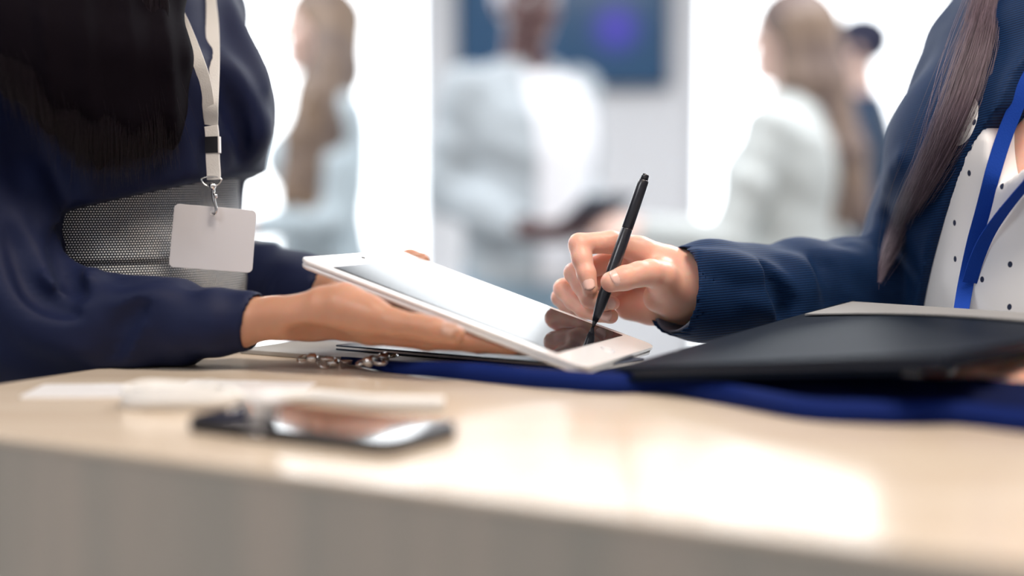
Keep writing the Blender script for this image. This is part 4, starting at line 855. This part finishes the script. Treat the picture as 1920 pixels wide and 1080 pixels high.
hold_hand = [
    ([[*wL, .022], [*P(1963, 712, 0.977), .018]], .012), ([[*P(2028, 750, 0.995), .018], [*P(1938, 742, 0.965), .016]], .012),
    ([[*P(1963, 710, 0.980), .017], [*P(1883, 688, 0.970), .0125]], .01), ([[*P(1963, 725, 0.965), .016], [*P(1893, 706, 0.950), .012]], .01), ([[*P(1963, 735, 0.950), .015], [*P(1893, 723, 0.930), .0115]], .01), ([[*P(1963, 745, 0.935), .014], [*P(1898, 740, 0.910), .011]], .01),
    ([[*P(1883, 688, 0.970), .0115], [*P(1808, 668, 0.972), .0088], [*P(1763, 656, 0.973), .0078], [*P(1730, 651, 0.973), .0064]], .004), ([[*P(1893, 706, 0.950), .011], [*P(1808, 684, 0.950), .0088], [*P(1763, 674, 0.951), .0078], [*P(1726, 670, 0.951), .0064]], .004),
    ([[*P(1893, 723, 0.930), .0105], [*P(1814, 704, 0.927), .0086], [*P(1770, 696, 0.927), .0076], [*P(1740, 693, 0.927), .0064]], .004), ([[*P(1898, 740, 0.910), .010], [*P(1834, 728, 0.907), .0078], [*P(1800, 721, 0.907), .0068], [*P(1774, 719, 0.907), .0058]], .004),
    ([[*P(1968, 740, 0.975), .014], [*P(1943, 692, 0.975), .0115], [*P(1910, 658, 0.980), .0095], [*P(1880, 642, 0.987), .0078]], .006)]
WH = [(zB(c), k) for c, k in write_hand]; a1 = np.array([q for c, _ in WH for q in c]); a2 = np.array([q for c, _ in hold_hand for q in c])
lo, hi = np.array([.02, .82, -.03]), np.array([.78, 1.56, 1.78])
F = Field([axis2(lo[i], hi[i], .014, [(a1[:, i].min() - .012, min(a1[:, i].max(), wR_[i] + .02) + .005, .00135), (a2[:, i].min() - .01, a2[:, i].max() + .005, .0028)]) for i in range(3)])
F.loft(secR, RC, Rf, k=.02); legs(F, RC, Rf, 1.0)
hcR = Rp(0, .015, 1.60); F.chain([[*Rp(0, -.008, 1.41), .050], [*(hcR + (0, 0, -.06)), .049]], .025); qR = head(F, hcR, (-.93, -.36), .99)
for a, e, w in ((sR, eR, wR_), (sL, eL, wL)): F.chain([[*a, .045], [*(a * .5 + e * .5), .041], [*e, .034], [*(e * .6 + w * .4), .034], [*w, .021]], .02, .02)
for c, k in WH + hold_hand: F.chain(c, k, .003)
F.sub_box(TQ[0], (tu, tv_, tn), (0, 0, -.0080), (.25, .16, .0006))
ptop = P(1211, 327, dpen + .012); pd = unit(ptop - ptip); F.chain([[*ptip, .0020], [*(ptip + pd * .018), .0043], [*(ptip + pd * .036), .00505], [*ptop, .0046]], .0008, 0, mode='s')
F.build('body', M_skinR, w2, smooth=2); eyes(qR, w2)
def nl(p, q, fr, n, r, ln_, wd=.8, lift=1.03):
    a, b = (np.array(zB([x])[0][:3]) for x in (p, q)); nail(a * (1 - fr) + b * fr, b - a, n, r, ln_, wd, M_nailR, w2, lift)
nl((385, 440, 1.147, 7.8), (412, 548, 1.143, 6.4), .80, (-.10, -1, .12), .0068, .0105, .8)
nl((660, 468, 1.128, 9.9), (562, 496, 1.1255, 8.6), .60, (.05, -.86, .50), .0091, .0128, .95, 1.005)
nl((500, 640, 1.147, 7.0), (578, 650, 1.146, 5.6), .75, (.3, -.9, -.1), .0063, .0095, .75)
nl((470, 722, 1.160, 7.2), (560, 745, 1.155, 6.4), .85, (.2, -.95, .05), .0068, .0100, .8)
# blouse under the open blazer
F = Field([axis(.26, .72, .0042), axis(1.0, 1.50, .0042), axis(.86, 1.46, .0042)])
F.loft([q for q in secR if q[0] > .9], RC, Rf, grow=.010, k=.02, disp=wrinkle(.0025, 10, 40, 6))
for g in (-1, 1): F.ell(Rp(.062 * g, .078, 1.225), (.056, .054, .060), None, .04, grow=.004)
F.chain([[*Rp(0, .112, 1.24), .026], [*Rp(0, .10, 1.10), .022]], .05)
F0 = F.V.copy(); v_, f_ = F.mesh(1)
bT = BVHTree.FromPolygons([tuple(a) for a in v_], [tuple(int(i) for i in a) for a in f_])
def uz(px, py):
    h_ = hit(bT, px, py, 0); return None if h_ is None else (float((h_ - RC)[:2] @ Rr), float(h_[2]))
X, Y, Zg = F.ax[0][:, None, None], F.ax[1][None, :, None], F.ax[2][None, None, :]
Ug = (X - RC[0]) * Rr[0] + (Y - RC[1]) * Rr[1]; Vg = (X - RC[0]) * Rf[0] + (Y - RC[1]) * Rf[1]
(ub, zb), (ul, zl), (ur, zr) = uz(1872, 345), uz(1850, 262), uz(1919, 311)
F.V = np.maximum(F.V, -np.maximum(np.maximum(Ug - (ub + (ul - ub) * np.clip((Zg - zb) / (zl - zb), 0, 2)), (ub + (ur - ub) * np.clip((Zg - zb) / (zr - zb), 0, 2.2)) - Ug), np.maximum(-Vg, zb - Zg)))
F.cut((0, 0, 1.425), (0, 0, 1), .006); F.build('blouse', M_dotted, w2, smooth=2)
# blazer: torso open at the front, lapels, writing sleeve and the other sleeve
edge = [uz(x, y) for x, y in ((1888, 196), (1845, 235), (1822, 290), (1790, 360), (1768, 420), (1750, 480), (1738, 560), (1722, 640), (1712, 720))]
edge = sorted([(z, u) for u, z in [e for e in edge if e]]); cf = np.polyfit([z for z, u in edge], [u for z, u in edge], 2); ez = np.linspace(edge[0][0], edge[-1][0], 12); eu_ = np.polyval(cf, ez)
cz = P(1262, 545, 1.197); F = Field([axis2(.10, .76, .0042, [(cz[0] - .01, cz[0] + .03, .0022)]), axis2(.86, 1.54, .0042, [(cz[1] - .045, cz[1] + .045, .0026)]), axis2(.84, 1.48, .0042, [(cz[2] - .045, cz[2] + .045, .0026)])])
X, Y, Zg = F.ax[0][:, None, None], F.ax[1][None, :, None], F.ax[2][None, None, :]
Ug = (X - RC[0]) * Rr[0] + (Y - RC[1]) * Rr[1]; Vg = (X - RC[0]) * Rf[0] + (Y - RC[1]) * Rf[1]
UE = np.interp(Zg.ravel(), ez, eu_)[None, None, :]
F.loft([q for q in secR if q[0] > .88], RC, Rf, grow=.020, k=.02, disp=wrinkle(.0018, 14, 20, 22))
for g in (-1, 1): F.ell(Rp(.066 * g, .074, 1.222), (.058, .056, .062), None, .04, grow=.013)
# the lapels lie a little prouder than the front
base_ = F.V.copy(); lap = np.maximum(base_ - .0042, np.maximum(Ug - UE - .052 - .10 * np.clip(Zg - 1.22, 0, .2), -(Vg - .0))); F.V = np.minimum(F.V, lap)
op = np.maximum(np.maximum(Ug - UE, -(Ug + .125 + .25 * np.clip(1.2 - Zg, 0, 1) * 0)), -Vg); F.V = np.maximum(F.V, -op)
sw = wrinkle(.0022, 30, 26, 44, warp=1.4)
F.chain([[*sR, .056], [*(sR * .6 + eR * .4), .055], [*(sR * .25 + eR * .75), .053], [*eR, .052]], .03, .02, disp=sw)
F.chain([[*eR, .052], [*P(1600, 552, 1.300), .048], [*P(1500, 550, 1.270), .0435], [*P(1400, 550, 1.240), .0400], [*P(1330, 548, 1.217), .0395], [*P(1270, 546, 1.199), .0400]], .02, .02, disp=wrinkle(.0016, 46, 26, 30))
v_, f_ = F.mesh(1); fT = BVHTree.FromPolygons([tuple(a) for a in v_], [tuple(int(i) for i in a) for a in f_])
def fold(pix, r, k=.018, mode='u', sink=.45):
    pts = [hit(fT, x, y, -r / 1000 * sink if mode == 'u' else r / 1000 * .7) for x, y in pix]; pts = [p for p in pts if p is not None]
    if len(pts) > 1:
        q = spline(pts, 10); w_ = np.sin(np.linspace(.35, math.pi - .35, 10)); F.chain([[*p, max(.0015, r / 1000 * a)] for p, a in zip(q, w_)], k, .01, mode=mode)
for pix, r in (([(1290, 480), (1345, 492), (1400, 508)], 4), ([(1340, 490), (1440, 520), (1500, 562)], 6), ([(1470, 490), (1500, 515), (1515, 565)], 7), ([(1560, 482), (1610, 502), (1655, 535)], 7), ([(1600, 464), (1640, 500), (1680, 545)], 6), ([(1400, 560), (1470, 590), (1540, 600)], 6), ([(1690, 300), (1660, 400), (1640, 460)], 6)):
    fold(pix, r, .014)
for pix, r in (([(1530, 480), (1560, 530), (1570, 590)], 5), ([(1430, 500), (1465, 560), (1470, 600)], 4)):
    fold(pix, r, .010, 's')
F.cut(P(1252, 545, 1.194), unit(P(1252, 545, 1.194) - P(1330, 548, 1.217)) + np.array([0, 0, .22]), .003)
F.chain([[*P(1215, 545, 1.183), .0355], [*P(1285, 546, 1.203), .0352], [*P(1345, 548, 1.222), .0348]], .003, mode='s')
F.chain([[*sL, .056], [*(sL * .5 + eL * .5), .054], [*eL, .050], [*(eL * .5 + wL * .5), .042], [*(eL * .15 + wL * .85), .036]], .03, .02, disp=sw)
F.chain([[*(eL * .06 + wL * .94), .029], [*(wL - (.04, 0, 0)), .033]], .003, mode='s')
F.cut((0, 0, 1.415), (0, 0, 1), .006); F.chain([[*Rp(0, .01, 1.46), .066], [*Rp(0, .05, 1.40), .05]], .01, mode='s')
bz = F.build('blazer', M_blazer, w2, smooth=2)
# shirt cuff lining peeping out of the blazer cuff, trousers
q0, q1 = P(1276, 553, 1.201), P(1345, 552, 1.222); F = Field([axis(min(q0[i], q1[i]) - .045, max(q0[i], q1[i]) + .045, .0017) for i in range(3)])
F.chain([[*q0, .0335], [*q1, .0345]], 0, .01); F.chain([[*(q0 - (q1 - q0)), .0290], [*(q1 + (q1 - q0)), .0300]], .001, mode='s'); F.cut(q0 - (q1 - q0) * .05, unit(q0 - q1) + np.array([0, 0, .30]), .001); F.build('cuff_lining', mat('grey_lining', (.10, .12, .17), .7), w2)
F = Field([axis(.22, .80, .010), axis(.95, 1.55, .010), axis(0, 1.1, .010)]); F.loft([q for q in secR if q[0] < 1.02], RC, Rf, grow=.006, k=.02); legs(F, RC, Rf, 1.0, .014, .03, wide=1.1); F.cut((0, 0, .05), (0, 0, -1), .006); F.build('trousers', mat('navy_trousers', (.01, .015, .035), .7), w2)
feet(RC, Rf, 1.0, M_black, w2, heel=.02)
# blue lanyard with its hook
rT = bvh(*[n for n in BV if n in (bz.name, [o.name for o in w2.children if o.name.startswith('blouse')][0], [o.name for o in w2.children if o.name.startswith('body')][0])])
l2 = empty('lanyard', P(1815, 520, 1.15), 'blue lanyard hanging on the flecked white blouse of the signing woman', 'lanyard')
q1 = smooth_depth(on(rT, [(2005, -60), (1990, 10), (1960, 90), (1925, 150), (1903, 205), (1880, 265), (1860, 330), (1843, 395), (1828, 450), (1816, 505), (1806, 560), (1797, 620), (1788, 680)], .004, 1.15), 60)
q2 = smooth_depth(on(rT, [(2065, -60), (2055, 70), (2030, 190), (1990, 270), (1945, 322), (1905, 368), (1872, 410), (1848, 448), (1830, 490), (1818, 530)], .007, 1.12), 44)
MB().ribbon(q1, (1, -.1, .25), .0125, .0012).build('strap', M_strapb, l2, bevel=.0003); MB().ribbon(q2, (1, -.1, .5), .0125, .0012).build('strap', M_strapb, l2, bevel=.0003)
dq = float((q1[-1] - CAM) @ fwd)
MB().tube([P(1787, 684, dq), P(1784, 694, dq), P(1780, 704, dq), P(1776, 716, dq)], [.002, .0034, .003, .002], 12).build('swivel', M_chrome, l2, smooth=True)
MB().tube(list(spline([P(1776, 714, dq), P(1768, 728, dq - .002), P(1763, 742, dq - .003), P(1766, 754, dq - .002), P(1773, 750, dq)], 20)), .0013, 8).build('hook', M_chrome, l2, smooth=True)
# long ash brown hair falling over the shoulder
lo2, hi2 = np.array([.26, 1.0, 1.06]), np.array([.68, 1.56, 1.74]); F = Field([axis(lo2[i], hi2[i], .0055) for i in range(3)]); R_ = np.array([[-.36, .93, 0], [-.93, -.36, 0], [0, 0, 1]])
F.ell(hcR + (.014, .005, .034), (.088, .106, .094), R_, .01)
path = [(1880, -110), (1862, -20), (1846, 60), (1822, 140), (1792, 220), (1755, 300), (1718, 370), (1688, 430), (1662, 490), (1650, 530)]
hd_ = on(rT, path, .008, 1.25); hd_[0][2] = hd_[1][2]
for i in range(len(hd_) - 2, -1, -1): hd_[i][2] = min(hd_[i][2], hd_[i + 1][2] + .06)
pw_ = [8, 7, 6.5, 6, 5.5, 4.6, 3.4, 2.2, 1.0, .4]
F.chain([[*P(*p), w_ / 1000] for p, w_ in zip(hd_[:-2], pw_)], .01, .01, disp=wrinkle(.0012, 240, 120, 20))
F.chain([[*(hcR + (-.01, .07, 0)), .03], [*P(*hd_[0]), .016]], .02)
for u, v, w_ in ((-.06, -.03, .036), (-.02, -.075, .046), (.03, -.075, .044), (.065, -.03, .034)):
    F.chain([[*(hcR + np.array([*(Rr * u + Rf * v), .03])), w_], [*(hcR + np.array([*(Rr * u * 1.1 + Rf * (v - .01)), -.14])), w_], [*Rp(u * 1.2, -.10, 1.36), w_ * .8], [*Rp(u * 1.1, -.13, 1.22), w_ * .4]], .02, .03, disp=wrinkle(.002, 160, 90, 8))
F.ell(hcR + np.array([*(Rf * .085), -.045]), (.072, .072, .098), None, .012, 's')
hairR = F.build('hair', M_hairR, w2)
hp_ = spline(hd_, 40)
def hair_right(i, t):
    u = rng.normal(0, .42); u = max(-1.3, min(1.2, u)); end = .55 + .45 * rng.random() ** .9
    k_ = np.clip(t * end, 0, 1) * 39; ii = np.minimum(k_.astype(int), 38); fr = k_ - ii; c = hp_[ii] * (1 - fr)[:, None] + hp_[ii + 1] * fr[:, None]
    wpx = np.interp(t * end, [0, .3, .7, .9, 1], [30, 30, 22, 10, 3]); x = c[:, 0] + u * wpx + rng.normal(0, 2.5) * np.sin(4 * t + rng.random() * 6); y = c[:, 1] + u * wpx * .35; d = c[:, 2] - .010 + .012 * min(1, u * u) + .003 * rng.random() * np.ones_like(t)
    if rng.random() < .07: s_ = rng.normal(0, 26); x = x + s_ * np.sin(math.pi * t) ; y = y + rng.normal(0, 8) * t; d = d - .006
    return np.array([P(a, b, e) for a, b, e in zip(x, y, d)])
strands('hair_strands', None, None, 3200, M_strR, hairR, hair_right, (.00014, .00006), 18)
def hair_right2(i, t):
    x0 = 1876 + 60 * rng.random(); y1 = 20 + 45 * rng.random(); x = x0 + rng.normal(0, 8) * t + 10 * t; y = -50 + (y1 + 50) * t; d = np.full_like(t, hd_[1][2] - .012) + .01 * t
    return np.array([P(a, b, e) for a, b, e in zip(x, y, d)])
# pen
pen = empty('pen', ptip, 'black stylus pen held in the right hand over the tablet', 'pen')
ptop = P(1211, 327, dpen + .012); pd = unit(ptop - ptip); PLn = np.linalg.norm(ptop - ptip); tp_ = lambda s_: ptip + pd * s_
MB().tube([tp_(.0004), tp_(.0012), tp_(.005), tp_(.0052)], [.0008, .0013, .0020, .0019], 16).build('nib', mat('nib', (.02, .02, .025), .5), pen, smooth=True)
prof = [(.0052, .0023), (.010, .0033), (.018, .0043), (.028, .0049), (.036, .00505), (.055, .0050), (.085, .0047), (.0855, .0045)]
MB().tube([tp_(a) for a, b in prof], [b for a, b in prof], 28).build('grip', M_pen, pen, smooth=True)
prof = [(.0857, .0045), (.0861, .0047), (PLn - .010, .0046), (PLn - .006, .0045), (PLn - .0052, .0041)]
MB().tube([tp_(a) for a, b in prof], [b for a, b in prof], 28).build('barrel', M_pen, pen, smooth=True)
prof = [(PLn - .0055, .0032), (PLn - .001, .0032), (PLn, .0026)]
MB().tube([tp_(a) for a, b in prof], [b for a, b in prof], 20).build('end_button', M_pen, pen, smooth=True)
